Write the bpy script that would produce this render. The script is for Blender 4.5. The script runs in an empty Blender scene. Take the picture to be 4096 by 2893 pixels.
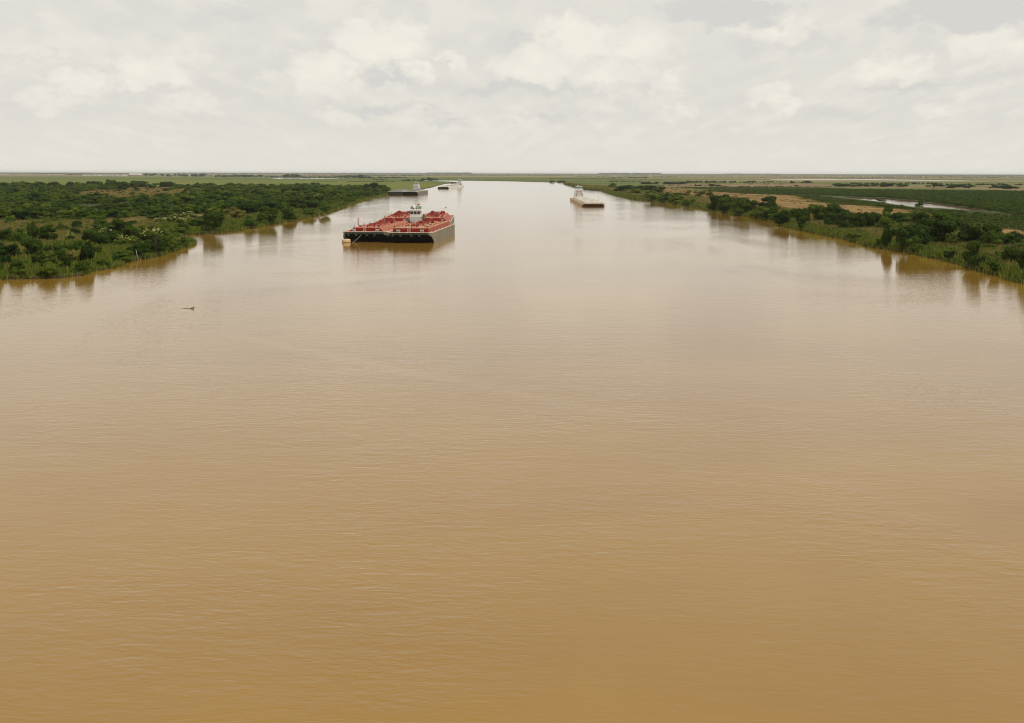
import bpy, math, random
import numpy as np
from mathutils import Vector, Matrix, noise as mnoise
from mathutils.geometry import delaunay_2d_cdt

random.seed(7)
rng = np.random.default_rng(11)
sc = bpy.context.scene
C = sc.collection

# ------------------------------------------------------------------ camera
FPX, CAMH, ROLL = 4700.0, 25.0, 0.0021      # focal length in photo pixels, eye height above water
cam = bpy.data.cameras.new('camera')
camo = bpy.data.objects.new('camera', cam); C.objects.link(camo)
cam.sensor_width = 36.0
cam.lens = 36.0 * FPX / 4096.0
cam.shift_y = (692.0 - 1446.5) / 4096.0
cam.clip_start, cam.clip_end = 1.0, 200000.0
camo.location = (0, 0, CAMH)
camo.rotation_euler = (math.radians(90), -ROLL, 0)
sc.camera = camo

# ------------------------------------------------------------------ sun
SUN_AZ, SUN_EL = math.radians(118), math.radians(58)
sv = Vector((math.sin(SUN_AZ) * math.cos(SUN_EL), math.cos(SUN_AZ) * math.cos(SUN_EL), math.sin(SUN_EL)))
sl = bpy.data.lights.new('sun', 'SUN'); sl.energy = 2.4; sl.angle = math.radians(11); sl.color = (1.0, 0.95, 0.86)
so = bpy.data.objects.new('sun', sl); C.objects.link(so)
so.rotation_euler = sv.to_track_quat('Z', 'Y').to_euler(); so.location = (0, 0, 60)

# ------------------------------------------------------------------ view / render
vs = sc.view_settings
vs.view_transform = 'Standard'; vs.look = 'None'; vs.gamma = 1.0; vs.exposure = 0.0; vs.use_curve_mapping = False
sc.render.engine = 'CYCLES'
cy = sc.cycles
cy.use_denoising = True
cy.max_bounces = 6; cy.diffuse_bounces = 2; cy.glossy_bounces = 3; cy.transmission_bounces = 2
cy.transparent_max_bounces = 4; cy.volume_bounces = 1
cy.sample_clamp_indirect = 6.0
cy.filter_width = 1.1

# ------------------------------------------------------------------ node helper
class NT:
    """tiny expression helper on a node tree"""
    def __init__(s, tree): s.t = tree; s.n = tree.nodes; s.l = tree.links
    def new(s, kind, **kw):
        n = s.n.new(kind)
        for k, v in kw.items(): setattr(n, k, v)
        return n
    def put(s, sock, v):
        if hasattr(v, 'is_output'): s.l.new(v, sock)
        else: sock.default_value = v
    def m(s, op, a, b=0.0, c=0.0, clamp=False):
        n = s.new('ShaderNodeMath', operation=op); n.use_clamp = clamp
        for i, v in enumerate((a, b, c)): s.put(n.inputs[i], v)
        return n.outputs[0]
    def add(s, a, b): return s.m('ADD', a, b)
    def sub(s, a, b): return s.m('SUBTRACT', a, b)
    def mul(s, a, b): return s.m('MULTIPLY', a, b)
    def div(s, a, b): return s.m('DIVIDE', a, b)
    def sstep(s, x, a, b, lo=0.0, hi=1.0):
        n = s.new('ShaderNodeMapRange', interpolation_type='SMOOTHSTEP')
        for i, v in enumerate((x, a, b, lo, hi)): s.put(n.inputs[i], v)
        return n.outputs[0]
    def vec(s, x, y, z=0.0):
        n = s.new('ShaderNodeCombineXYZ')
        for i, v in enumerate((x, y, z)): s.put(n.inputs[i], v)
        return n.outputs[0]
    def sep(s, v):
        n = s.new('ShaderNodeSeparateXYZ'); s.l.new(v, n.inputs[0]); return n.outputs
    def vscale(s, v, sx, sy, sz, rot=0.0):
        n = s.new('ShaderNodeMapping'); s.l.new(v, n.inputs[0])
        n.inputs['Scale'].default_value = (sx, sy, sz); n.inputs['Rotation'].default_value = (0, 0, rot)
        return n.outputs[0]
    def noise(s, v, scale, detail=4.0, rough=0.5, dist=0.0, out=0):
        n = s.new('ShaderNodeTexNoise'); s.l.new(v, n.inputs['Vector'])
        n.inputs['Scale'].default_value = scale; n.inputs['Detail'].default_value = detail
        n.inputs['Roughness'].default_value = rough; n.inputs['Distortion'].default_value = dist
        return n.outputs[out]
    def mix(s, f, a, b):
        n = s.new('ShaderNodeMix', data_type='RGBA')
        s.put(n.inputs[0], f)
        for i, v in ((6, a), (7, b)): s.put(n.inputs[i], v if hasattr(v, 'is_output') else (*v, 1.0))
        return n.outputs[2]

# ------------------------------------------------------------------ world: pale overcast with soft cumulus
W = bpy.data.worlds.new('World'); sc.world = W; W.use_nodes = True
W.cycles.sampling_method = 'NONE'           # the overcast sky is nearly even: no need for importance sampling
t = NT(W.node_tree); t.n.clear()
tc = t.new('ShaderNodeTexCoord').outputs['Generated']
nrm = t.new('ShaderNodeVectorMath', operation='NORMALIZE'); t.l.new(tc, nrm.inputs[0])
dx, dy_, dz = t.sep(nrm.outputs[0])
az = t.m('ARCTAN2', dx, dy_)
el = t.m('MAXIMUM', t.m('ARCSINE', dz), -0.02)
den = t.add(el, 0.16)
u0 = t.div(az, den)
v0 = t.mul(t.m('LOGARITHM', t.add(el, 0.07), math.e), 2.6)
# warp so the cloud edges billow
wv = t.vec(t.mul(az, 40.0), t.mul(el, 55.0), 0.0)
wn = t.noise(wv, 1.0, 4, 0.6, 0.0, 1)
wx, wy, wz = t.sep(wn)
azw = t.add(az, t.mul(t.sub(wx, 0.5), 0.075))
elw = t.add(el, t.mul(t.sub(wy, 0.5), 0.042))
def pdir(px, py):
    a = math.atan2(px - 2048, FPX); e = math.atan2(692 - py, math.hypot(px - 2048, FPX)); return a, e
# bright cumulus heaps seen in the photograph: px, py, half-width, half-height (photo pixels), strength
HEAPS = [(1520, 170, 150, 75, 1.0), (1600, 215, 120, 40, .6), (2300, 150, 130, 70, 1.0), (2235, 75, 45, 30, .7),
         (2150, 265, 150, 60, .85), (1280, 300, 130, 70, .9), (610, 300, 120, 55, .8), (310, 335, 110, 35, .75),
         (130, 200, 130, 50, .45), (200, 405, 110, 25, .55), (790, 410, 110, 30, .55), (760, 215, 70, 50, .4),
         (1660, 290, 60, 25, .9), (1790, 240, 45, 20, .7), (2560, 175, 140, 60, .6), (2460, 300, 120, 60, .65),
         (2670, 340, 45, 45, .6), (2720, 440, 60, 30, .6), (3100, 120, 120, 45, .6), (3590, 275, 110, 45, .7),
         (3960, 150, 120, 55, .7), (3090, 385, 80, 35, .65), (3770, 460, 70, 35, .6), (3850, 415, 60, 22, .45),
         (1340, 470, 60, 30, .5), (2050, 470, 90, 25, .4), (450, 540, 90, 20, .3), (1650, 475, 80, 22, .35), (2440, 420, 60, 25, .4)]
DARKS = [(2920, 45, 190, 45, 1.0), (3900, 40, 260, 60, 1.2), (1520, 305, 130, 16, .8), (1540, 430, 190, 16, .7),
         (2060, 355, 150, 18, .7), (2080, 170, 110, 30, .6), (1800, 475, 90, 14, .7), (2150, 455, 110, 14, .6),
         (2380, 345, 110, 18, .6), (3140, 170, 170, 30, .5), (3650, 345, 160, 14, .6), (150, 225, 130, 10, .5),
         (3350, 440, 150, 20, .35), (620, 365, 100, 12, .4), (2560, 345, 130, 16, .5), (3950, 300, 140, 30, .4), (950, 60, 80, 22, .35)]
wvec = t.vec(azw, elw, 0.0)
def blobs(lst):
    tot = 0.0
    for (px, py, rx, ry, am) in lst:
        a, e = pdir(px, py); sx, sy = FPX / rx * .62, FPX / ry * .62
        v = t.new('ShaderNodeVectorMath', operation='MULTIPLY_ADD'); t.l.new(wvec, v.inputs[0])
        v.inputs[1].default_value = (sx, sy, 0); v.inputs[2].default_value = (-a * sx, -e * sy, 0)
        d = t.new('ShaderNodeVectorMath', operation='DOT_PRODUCT'); t.l.new(v.outputs[0], d.inputs[0]); t.l.new(v.outputs[0], d.inputs[1])
        tot = t.m('MAXIMUM', t.m('MULTIPLY_ADD', d.outputs['Value'], -am, am), tot)
    return tot
heap = blobs(HEAPS); dark = blobs(DARKS[:2] + [(a, b, c, d, e * .6) for a, b, c, d, e in DARKS[2:]])
def cloudn(dv):
    return t.noise(t.vec(t.mul(u0, 2.9), t.add(v0, dv), 3.7), 2.0, 5, 0.56)
nA, nB = cloudn(0.0), cloudn(0.13)
relief = t.sub(nA, nB)
cov = t.sstep(nA, 0.47, 0.66)
veil = t.noise(t.vec(t.mul(u0, 0.6), t.mul(v0, 0.8), 9.1), 1.1, 2, 0.5)
edge = t.sstep(heap, 0.0, 0.95)
bright = t.add(t.add(t.mul(cov, 0.13), t.mul(relief, 0.5)), t.add(t.mul(edge, 0.47), t.mul(t.sub(veil, 0.5), 0.35)))
bright = t.sub(bright, t.mul(dark, 0.55))
fade = t.sstep(el, 0.0, 0.05, 0.35, 1.0)            # low contrast near the horizon
bright = t.mul(t.sub(bright, 0.18), fade)
bright = t.m('ADD', bright, 0.42, clamp=True)
ramp = t.new('ShaderNodeValToRGB'); t.l.new(bright, ramp.inputs[0])
cr = ramp.color_ramp
cr.elements[0].position = 0.0; cr.elements[0].color = (0.700, 0.685, 0.650, 1)
cr.elements[1].position = 1.0; cr.elements[1].color = (0.995, 0.940, 0.825, 1)
e_ = cr.elements.new(0.42); e_.color = (0.832, 0.797, 0.722, 1)
sky = t.new('ShaderNodeTexSky', sky_type='NISHITA'); sky.sun_disc = False
sky.sun_elevation = SUN_EL; sky.sun_rotation = SUN_AZ; sky.dust_density = 4.0; sky.air_density = 1.0
bg1 = t.new('ShaderNodeBackground'); t.l.new(sky.outputs[0], bg1.inputs[0]); bg1.inputs[1].default_value = 0.10
bg2 = t.new('ShaderNodeBackground'); t.l.new(ramp.outputs[0], bg2.inputs[0]); bg2.inputs[1].default_value = 1.0
mx = t.new('ShaderNodeMixShader'); mx.inputs[0].default_value = 0.95
t.l.new(bg1.outputs[0], mx.inputs[1]); t.l.new(bg2.outputs[0], mx.inputs[2])
wo = t.new('ShaderNodeOutputWorld'); t.l.new(mx.outputs[0], wo.inputs[0])

# ------------------------------------------------------------------ places: photo pixel -> point on a level z
GZ = 0.7
def G(px, py, z=GZ):
    a, b = px - 2048.0, py - 692.0
    a, b = a + ROLL * b, b - ROLL * a
    k = (CAMH - z) / b
    return (a * k, FPX * k)
def Z2(x, y): return (x / 2.296, 660 + y / 2.296)
def Z3(x, y): return (900 + x / 3.28, 660 + y / 3.28)
def Z4(x, y): return (1500 + x / 5.467, 680 + y / 5.467)
def Z6(x, y): return (2200 + x / 2.296, 660 + y / 2.296)
def Z7(x, y): return (3096 + x / 2.296, 660 + y / 2.296)
def L1(x, y): return (x / 4.592, 860 + y / 4.592)
def L2(x, y): return (400 + x / 4.592, 820 + y / 4.592)
def R1(x, y): return (3080 + x / 4.415, 780 + y / 4.415)
def R2(x, y): return (3576 + x / 4.269, 780 + y / 4.269)
def RM(x, y): return (2440 + x / 3.28, 680 + y / 3.28)
def poly(pts, z=GZ): return np.array([G(p[0], p[1], z) for p in pts])
def inpoly(P, pg):
    x, y = P[:, 0], P[:, 1]; r = np.zeros(len(P), bool); n = len(pg)
    for i in range(n):
        x1, y1 = pg[i]; x2, y2 = pg[(i + 1) % n]
        if y1 == y2: continue
        c = ((y1 > y) != (y2 > y)) & (x < (x2 - x1) * (y - y1) / (y2 - y1) + x1)
        r ^= c
    return r
def topx(P, z=GZ):
    k = FPX / P[:, 1]; a = P[:, 0] * k; b = (CAMH - z) * k
    return 2048 + a - ROLL * b, 692 + b + ROLL * a
def fbm2(P, s, seed=0.0):
    return np.array([mnoise.fractal((p[0] * s + seed, p[1] * s - seed, seed), 0.7, 2.1, 3) for p in P])

# ------------------------------------------------------------------ materials
MATS = {}
def principled(name):
    m = bpy.data.materials.new(name); m.use_nodes = True
    t = NT(m.node_tree); b = t.n['Principled BSDF']; MATS[name] = m
    return m, t, b
def paint(name, c1, c2=None, scale=1.2, lo=.45, hi=.65, rough=.6, spec=.14, metal=0.0, c3=None, stretch=(1, 1, 1)):
    """painted / weathered surface: main colour with worn, stained patches"""
    m, t, b = principled(name)
    o = t.new('ShaderNodeTexCoord').outputs['Object']
    o = t.vscale(o, *stretch)
    n = t.noise(o, scale, 6, .6, .3)
    col = t.mix(t.sstep(n, lo, hi), c1, c2 or tuple(x * .7 for x in c1))
    if c3: col = t.mix(t.sstep(t.noise(o, scale * 3.1, 4, .6), .60, .72), col, c3)
    t.l.new(col, b.inputs['Base Color'])
    b.inputs['Roughness'].default_value = rough; b.inputs['Specular IOR Level'].default_value = spec
    b.inputs['Metallic'].default_value = metal
    return m
paint('hull_grey', (.205, .18, .125), (.125, .108, .075), .5, .4, .7, stretch=(1, 1, .25), c3=(.16, .11, .07))
paint('hull_dark_grey', (.10, .10, .085), (.06, .06, .05), .4, .4, .7, stretch=(1, 1, .3))
paint('hull_taupe', (.165, .145, .112), (.12, .10, .078), .4, .4, .7, stretch=(1, 1, .3))
paint('hull_black', (.006, .006, .007), (.012, .010, .009), .7, rough=.45)
paint('hull_rust', (.16, .075, .035), (.035, .026, .020), .6, .42, .58)
paint('hull_orange_rust', (.42, .26, .13), (.55, .42, .26), .5, .42, .6)
paint('band_green', (.050, .060, .045), (.035, .035, .028), .8)
paint('gunwale_cream', (.62, .56, .44), (.45, .33, .24), 1.0)
paint('deck_pink', (.39, .150, .090), (.30, .098, .055), .35, .4, .7, rough=.75, c3=(.45, .26, .165))
paint('deck_sand', (.42, .23, .14), (.34, .135, .078), .35, .4, .7, rough=.75)
paint('red_oxide', (.25, .020, .009), (.17, .015, .007), .6, .4, .7, rough=.55)
paint('red_faded', (.33, .090, .048), (.26, .060, .030), .6, .4, .7, rough=.6)
paint('deck_pale', (.60, .57, .50), (.50, .38, .24), .4, .5, .72, rough=.75, c3=(.42, .22, .12))
paint('deck_grey', (.09, .085, .075), (.065, .06, .05), .4, .45, .7, rough=.75)
paint('pale_blue_grey', (.55, .58, .57), (.50, .44, .33), .5, .5, .7)
paint('boat_white', (.80, .80, .78), (.72, .71, .66), .7, .55, .75, rough=.45)
paint('boat_green', (.12, .20, .08), (.08, .14, .06), 1.0)
paint('boat_red', (.50, .05, .035), None, 1.0)
paint('black_rubber', (.012, .012, .012), (.03, .03, .028), 1.5, rough=.8)
paint('machine_grey', (.36, .36, .34), (.25, .24, .22), 2.0, rough=.5)
paint('cream_foam', (.70, .55, .34), (.56, .42, .25), 1.0, .4, .65, rough=.8)
paint('buoy_tan', (.62, .45, .26), (.48, .32, .17), 1.3, .4, .65, rough=.8)
paint('yellow_bag', (.66, .53, .28), (.52, .40, .20), .8, .45, .65, rough=.8)
paint('rope', (.36, .37, .27), None, 3.0, rough=.9)
paint('raft_brown', (.36, .13, .08), None, 2.0)
paint('bark', (.10, .085, .065), (.05, .042, .032), 3.0, rough=.9, stretch=(1, 1, .3))
paint('drift_bark', (.07, .045, .022), (.12, .08, .04), 4.0, rough=.95)
paint('pole_wood', (.52, .50, .42), (.38, .36, .29), 3.0, rough=.9, stretch=(1, 1, .2))
paint('marker_red', (.55, .05, .03), None, 2.0)
paint('white_paint', (.78, .77, .73), (.66, .64, .58), .08, .5, .7)
paint('roof_grey', (.45, .45, .44), None, .1)
paint('base_brown', (.16, .11, .075), (.10, .07, .05), .1)
paint('feather', (.85, .85, .82), None, 5.0)
m, t, b = principled('window_glass')
b.inputs['Base Color'].default_value = (.03, .045, .03, 1); b.inputs['Roughness'].default_value = .08
m, t, b = principled('window_glass_green')
b.inputs['Base Color'].default_value = (.035, .06, .02, 1); b.inputs['Roughness'].default_value = .12

def leaf(name, cols, back=0.25, sheen=.06):
    m, t, b = principled(name)
    r = t.new('ShaderNodeObjectInfo').outputs['Random']
    o = t.new('ShaderNodeTexCoord').outputs['Object']
    n = t.noise(o, 6.0, 3, .6)
    n2 = t.noise(o, 40.0, 1, .5)
    rp = t.new('ShaderNodeValToRGB'); cr = rp.color_ramp
    for i, c in enumerate(cols):
        p = i / (len(cols) - 1)
        e = cr.elements[0] if i == 0 else (cr.elements[1] if i == len(cols) - 1 else cr.elements.new(p))
        e.position = p; e.color = (*c, 1)
    f = t.m('ADD', t.add(t.mul(r, .7), t.mul(t.sub(n, .5), .5)), t.mul(t.sub(n2, .35), .55), clamp=True)
    t.l.new(f, rp.inputs[0]); t.l.new(rp.outputs[0], b.inputs['Base Color'])
    b.inputs['Roughness'].default_value = .75; b.inputs['Specular IOR Level'].default_value = sheen
    tr = t.new('ShaderNodeBsdfTranslucent'); t.l.new(rp.outputs[0], tr.inputs[0])
    mx = t.new('ShaderNodeMixShader'); mx.inputs[0].default_value = back
    t.l.new(b.outputs[0], mx.inputs[1]); t.l.new(tr.outputs[0], mx.inputs[2])
    t.l.new(mx.outputs[0], t.n['Material Output'].inputs[0])
    return m
leaf('leaf_dark', [(.018, .044, .005), (.032, .068, .007), (.052, .094, .009), (.076, .115, .012)])
leaf('leaf_mid', [(.044, .094, .008), (.072, .126, .010), (.100, .150, .014), (.135, .166, .018)])
leaf('leaf_yellow', [(.12, .13, .022), (.17, .16, .03), (.20, .17, .035)])
leaf('leaf_mangrove', [(.032, .068, .008), (.048, .090, .010), (.066, .110, .012), (.10, .136, .018)])
leaf('leaf_marsh', [(.066, .096, .016), (.092, .122, .022), (.12, .135, .03)])
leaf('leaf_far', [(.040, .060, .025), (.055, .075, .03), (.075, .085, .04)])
paint('blossom_cream', (.56, .49, .22), (.42, .38, .15), 6.0, rough=.8)

m, t, b = principled('reed')
at = t.new('ShaderNodeAttribute', attribute_name='Col')
t.l.new(at.outputs['Color'], b.inputs['Base Color']); b.inputs['Roughness'].default_value = .7
b.inputs['Specular IOR Level'].default_value = .05
tr = t.new('ShaderNodeBsdfTranslucent'); t.l.new(at.outputs['Color'], tr.inputs[0])
mxs = t.new('ShaderNodeMixShader'); mxs.inputs[0].default_value = .3
t.l.new(b.outputs[0], mxs.inputs[1]); t.l.new(tr.outputs[0], mxs.inputs[2]); t.l.new(mxs.outputs[0], t.n['Material Output'].inputs[0])

# marsh ground
m, t, b = principled('marsh_ground')
pos = t.new('ShaderNodeNewGeometry').outputs['Position']
px_, py_, pz_ = t.sep(pos)
n1 = t.noise(t.vscale(pos, 1 / 420., 1 / 150., 1), 1.0, 6, .6, .4)
n2 = t.noise(t.vscale(pos, 1 / 1900., 1 / 800., 1), 1.0, 5, .55, .3)
n3 = t.noise(t.vscale(pos, 1 / 12., 1 / 9., 1), 1.0, 5, .65)
green = t.mix(t.sstep(n1, .38, .62), (.080, .100, .022), (.128, .140, .036))
green = t.mix(t.sstep(n3, .40, .70), green, (.055, .076, .014))
straw = t.mix(t.sstep(n1, .36, .60), (.26, .200, .105), (.180, .155, .068))
straw = t.mix(t.sstep(n2, .50, .64), straw, (.19, .145, .080))
yy = t.add(py_, t.mul(t.sub(n2, .5), 3600.0))
rightdry = t.mul(t.sstep(px_, 250., 900.), t.sstep(n2, .46, .56))
dry = t.m('MAXIMUM', t.sstep(yy, 5400., 8200.), t.mul(rightdry, t.sstep(py_, 1300., 2300.)))
col = t.mix(dry, green, straw)
t.l.new(col, b.inputs['Base Color']); b.inputs['Roughness'].default_value = .95; b.inputs['Specular IOR Level'].default_value = .05
bp = t.new('ShaderNodeBump'); bp.inputs['Strength'].default_value = .6; bp.inputs['Distance'].default_value = .4
t.l.new(n3, bp.inputs['Height']); t.l.new(bp.outputs[0], b.inputs['Normal'])

def groundcol(name, c1, c2, c3, sx, sy, rot=0.0, w=(.40, .60)):
    m, t, b = principled(name)
    pos = t.new('ShaderNodeNewGeometry').outputs['Position']
    v = t.vscale(pos, 1 / sx, 1 / sy, 1, rot)
    n1 = t.noise(v, 1.0, 6, .62, .5); n2 = t.noise(t.vscale(pos, .25, .25, 1), 1.0, 4, .6)
    col = t.mix(t.sstep(n1, *w), c1, c2); col = t.mix(t.sstep(n2, .5, .75), col, c3)
    t.l.new(col, b.inputs['Base Color']); b.inputs['Roughness'].default_value = .95; b.inputs['Specular IOR Level'].default_value = .05
    bp = t.new('ShaderNodeBump'); bp.inputs['Strength'].default_value = .5; bp.inputs['Distance'].default_value = .3
    t.l.new(n2, bp.inputs['Height']); t.l.new(bp.outputs[0], b.inputs['Normal'])
groundcol('dry_grass', (.24, .152, .056), (.170, .098, .036), (.155, .140, .040), 14., 70., .35, (.34, .66))
groundcol('tan_reed_ground', (.24, .165, .085), (.18, .125, .06), (.12, .11, .04), 60., 40.)
groundcol('thicket_ground', (.032, .044, .012), (.055, .060, .018), (.085, .072, .026), 30., 30.)
groundcol('green_meadow', (.130, .138, .028), (.095, .112, .021), (.16, .15, .04), 300., 90.)
groundcol('brown_marsh', (.20, .135, .070), (.14, .11, .05), (.22, .16, .08), 250., 60.)
groundcol('mud', (.055, .038, .018), (.035, .026, .013), (.08, .055, .028), 3., 3.)

# river water: silt-laden brown with a wind-rippled surface
def water_mat(name, mudc, amp):
    m, t, b = principled(name)
    pos = t.new('ShaderNodeNewGeometry').outputs['Position']
    silt = t.noise(t.vscale(pos, 1 / 90., 1 / 45., 1, .5), 1.0, 4, .55, .6)
    col = t.mix(t.sstep(silt, .35, .65), mudc, tuple(c * f for c, f in zip(mudc, (.88, .85, .80))))
    t.n.remove(b)
    gust = t.noise(t.vscale(pos, 1 / 55., 1 / 120., 1, -.35), 1.0, 4, .6, .8)
    g = t.sstep(gust, .32, .68, .30, 1.40)
    h1 = t.noise(t.vscale(pos, .42, 1.0, 1, .16), 1.0, 2, .5, .5)         # wind ripples, crests across the river
    h2 = t.noise(t.vscale(pos, .42, 1.0, 1, -.22), 2.5, 2, .55, .5)
    h3 = t.noise(t.vscale(pos, .40, 1.0, 1, .10), .28, 2, .5, .4)         # long low undulation
    h = t.add(t.add(t.mul(h1, .060 * amp), t.mul(h2, .042 * amp)), t.mul(h3, .06 * amp))
    sx_, sy_, sz_ = t.sep(pos)
    lane = t.sstep(t.add(sy_, t.mul(t.sub(gust, .5), 260.0)), 70., 300., 2.6, .75)   # wind-roughened near reach, calmer beyond
    # slick along a current seam that drifts towards the bridge
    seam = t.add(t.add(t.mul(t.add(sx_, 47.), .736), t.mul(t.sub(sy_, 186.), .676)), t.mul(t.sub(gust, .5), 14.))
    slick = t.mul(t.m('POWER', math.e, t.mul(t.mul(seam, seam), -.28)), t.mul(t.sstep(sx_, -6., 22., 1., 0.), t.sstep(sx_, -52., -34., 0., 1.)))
    hraw = t.mul(h, g)
    laneg = t.sstep(sy_, 120., 300., 1.0, .68)
    h = t.mul(t.mul(hraw, lane), t.m('MULTIPLY_ADD', slick, -.25, 1.))
    bp = t.new('ShaderNodeBump'); bp.inputs['Strength'].default_value = 1.0; bp.inputs['Distance'].default_value = 1.0
    t.l.new(h, bp.inputs['Height'])
    bq = t.new('ShaderNodeBump'); bq.inputs['Strength'].default_value = 1.0; bq.inputs['Distance'].default_value = .8
    t.l.new(h, bq.inputs['Height'])
    fr = t.new('ShaderNodeFresnel'); fr.inputs['IOR'].default_value = 1.333; t.l.new(bq.outputs[0], fr.inputs['Normal'])
    col = t.mix(t.mul(slick, t.sstep(gust, .35, .65, .04, .22)), col, (.40, .29, .15))          # paler seam colour painted in for the slick's stronger reflection
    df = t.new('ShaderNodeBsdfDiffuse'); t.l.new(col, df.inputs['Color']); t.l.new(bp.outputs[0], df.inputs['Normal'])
    gl = t.new('ShaderNodeBsdfGlossy'); gl.inputs['Color'].default_value = (1, 1, 1, 1); gl.inputs['Roughness'].default_value = .04
    bg = t.new('ShaderNodeBump'); bg.inputs['Strength'].default_value = 1.0; bg.inputs['Distance'].default_value = 1.0
    t.l.new(t.mul(hraw, laneg), bg.inputs['Height']); t.l.new(bg.outputs[0], gl.inputs['Normal'])
    mx = t.new('ShaderNodeMixShader'); t.l.new(fr.outputs[0], mx.inputs[0]); t.l.new(df.outputs[0], mx.inputs[1]); t.l.new(gl.outputs[0], mx.inputs[2])
    t.l.new(mx.outputs[0], t.n['Material Output'].inputs[0])
    return m
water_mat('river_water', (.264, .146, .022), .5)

# ------------------------------------------------------------------ mesh builders
class MB:
    def __init__(s): s.v = []; s.f = []
    def _add(s, v, f):
        o = len(s.v); s.v += [tuple(p) for p in v]; s.f += [tuple(i + o for i in q) for q in f]; return s
    def box(s, x0, x1, y0, y1, z0, z1, tx=0.0, ty=0.0):
        v = [(x0, y0, z0), (x1, y0, z0), (x1, y1, z0), (x0, y1, z0),
             (x0 + tx, y0 + ty, z1), (x1 - tx, y0 + ty, z1), (x1 - tx, y1 - ty, z1), (x0 + tx, y1 - ty, z1)]
        return s._add(v, [(3, 2, 1, 0), (4, 5, 6, 7), (0, 1, 5, 4), (1, 2, 6, 5), (2, 3, 7, 6), (3, 0, 4, 7)])
    def tube(s, pts, r, n=8, cap=True):
        pts = [Vector(p) for p in pts]; rs = r if isinstance(r, (list, tuple)) else [r] * len(pts)
        rings = []
        for i, p in enumerate(pts):
            d = (pts[min(i + 1, len(pts) - 1)] - pts[max(i - 1, 0)]).normalized()
            a = d.orthogonal().normalized() if abs(d.z) < .99 else Vector((1, 0, 0))
            if i and rings: 
                a = (ref - d * ref.dot(d)).normalized()
            ref = a; b = d.cross(a)
            rings.append([p + (a * math.cos(2 * math.pi * k / n) + b * math.sin(2 * math.pi * k / n)) * rs[i] for k in range(n)])
        v = [q for R in rings for q in R]; f = []
        for i in range(len(rings) - 1):
            for k in range(n):
                k2 = (k + 1) % n; f.append((i * n + k, i * n + k2, (i + 1) * n + k2, (i + 1) * n + k))
        if cap: f.append(tuple(range(n))[::-1]); f.append(tuple((len(rings) - 1) * n + k for k in range(n)))
        return s._add(v, f)
    def lathe(s, prof, c=(0, 0, 0), n=16):
        v = []; f = []
        for (r, z) in prof:
            for k in range(n):
                a = 2 * math.pi * k / n; v.append((c[0] + r * math.cos(a), c[1] + r * math.sin(a), c[2] + z))
        for i in range(len(prof) - 1):
            for k in range(n):
                k2 = (k + 1) % n; f.append((i * n + k, i * n + k2, (i + 1) * n + k2, (i + 1) * n + k))
        f.append(tuple(range(n))[::-1]); f.append(tuple((len(prof) - 1) * n + k for k in range(n)))
        return s._add(v, f)
    def build(s, name, mat, parent=None, loc=(0, 0, 0), rz=0.0, smooth=False):
        me = bpy.data.meshes.new(name); me.from_pydata(s.v, [], s.f); me.update()
        me.materials.append(MATS[mat])
        if smooth: me.polygons.foreach_set('use_smooth', [True] * len(me.polygons))
        return link(name, me, parent, loc, rz)
def link(name, me, parent=None, loc=(0, 0, 0), rz=0.0, scale=(1, 1, 1)):
    o = bpy.data.objects.new(name, me); C.objects.link(o)
    o.location = loc; o.rotation_euler = (0, 0, rz); o.scale = scale
    if parent: o.parent = parent
    return o
def tag(o, label=None, cat=None, group=None, kind=None):
    if label: o['label'] = label
    if cat: o['category'] = cat
    if group: o['group'] = group
    if kind: o['kind'] = kind
    return o
def thing(name, label, cat, loc, rz=0.0, group=None):
    o = bpy.data.objects.new(name, None); C.objects.link(o); o.empty_display_size = .5
    o.location = loc; o.rotation_euler = (0, 0, rz); return tag(o, label, cat, group)
def arrmesh(name, V, F, mat, col=None):
    V = np.asarray(V, np.float32); F = np.asarray(F, np.int32); k = F.shape[1]
    me = bpy.data.meshes.new(name)
    me.vertices.add(len(V)); me.vertices.foreach_set('co', V.ravel())
    me.loops.add(F.size); me.loops.foreach_set('vertex_index', F.ravel())
    me.polygons.add(len(F)); me.polygons.foreach_set('loop_start', np.arange(0, F.size, k, dtype=np.int32))
    me.update(calc_edges=True)
    if col is not None:
        a = me.color_attributes.new('Col', 'FLOAT_COLOR', 'POINT')
        c4 = np.ones((len(V), 4), np.float32); c4[:, :3] = col; a.data.foreach_set('color', c4.ravel())
    me.materials.append(MATS[mat]); return me

# ------------------------------------------------------------------ setting: river, creek, ponds, ground
def refine(pts, step, amp, seed):
    """resample a bank line and give it small natural wiggles"""
    out = []
    for i in range(len(pts) - 1):
        a, b = np.array(pts[i]), np.array(pts[i + 1]); d = np.linalg.norm(b - a)
        st = step * max(1.0, a[1] / 500.0); n = max(1, int(d / st))
        for k in range(n):
            p = a + (b - a) * k / n; w = amp * max(1.0, a[1] / 700.0)
            out.append((p[0] + w * mnoise.noise((p[0] * .11, p[1] * .11, seed)), p[1] + w * mnoise.noise((p[0] * .11, p[1] * .11, seed + 9))))
    out.append(tuple(pts[-1])); return out
left_px = [(0, 1116), (131, 1115), (244, 1111), (322, 1102), (370, 1085), (435, 1074), (470, 1067), (483, 1052), (544, 1041), (623, 1026),
           (679, 1008), (735, 992), (762, 982), (775, 972), (742, 952), (715, 942), (760, 938), (806, 938), (871, 932), (946, 925), (1001, 913), (1037, 908), (1071, 899),
           (1113, 895), (1165, 884), (1223, 873), (1266, 861), (1305, 854), (1336, 843), (1382, 829), (1390, 820), (1415, 814),
           (1446, 806), (1470, 794), (1519, 783), (1549, 779), (1600, 772), (1660, 762), (1710, 751), (1738, 744), (1760, 740), (1774, 736),
           (1802, 733.4), (1824, 732.5), (1829, 730)]
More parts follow.
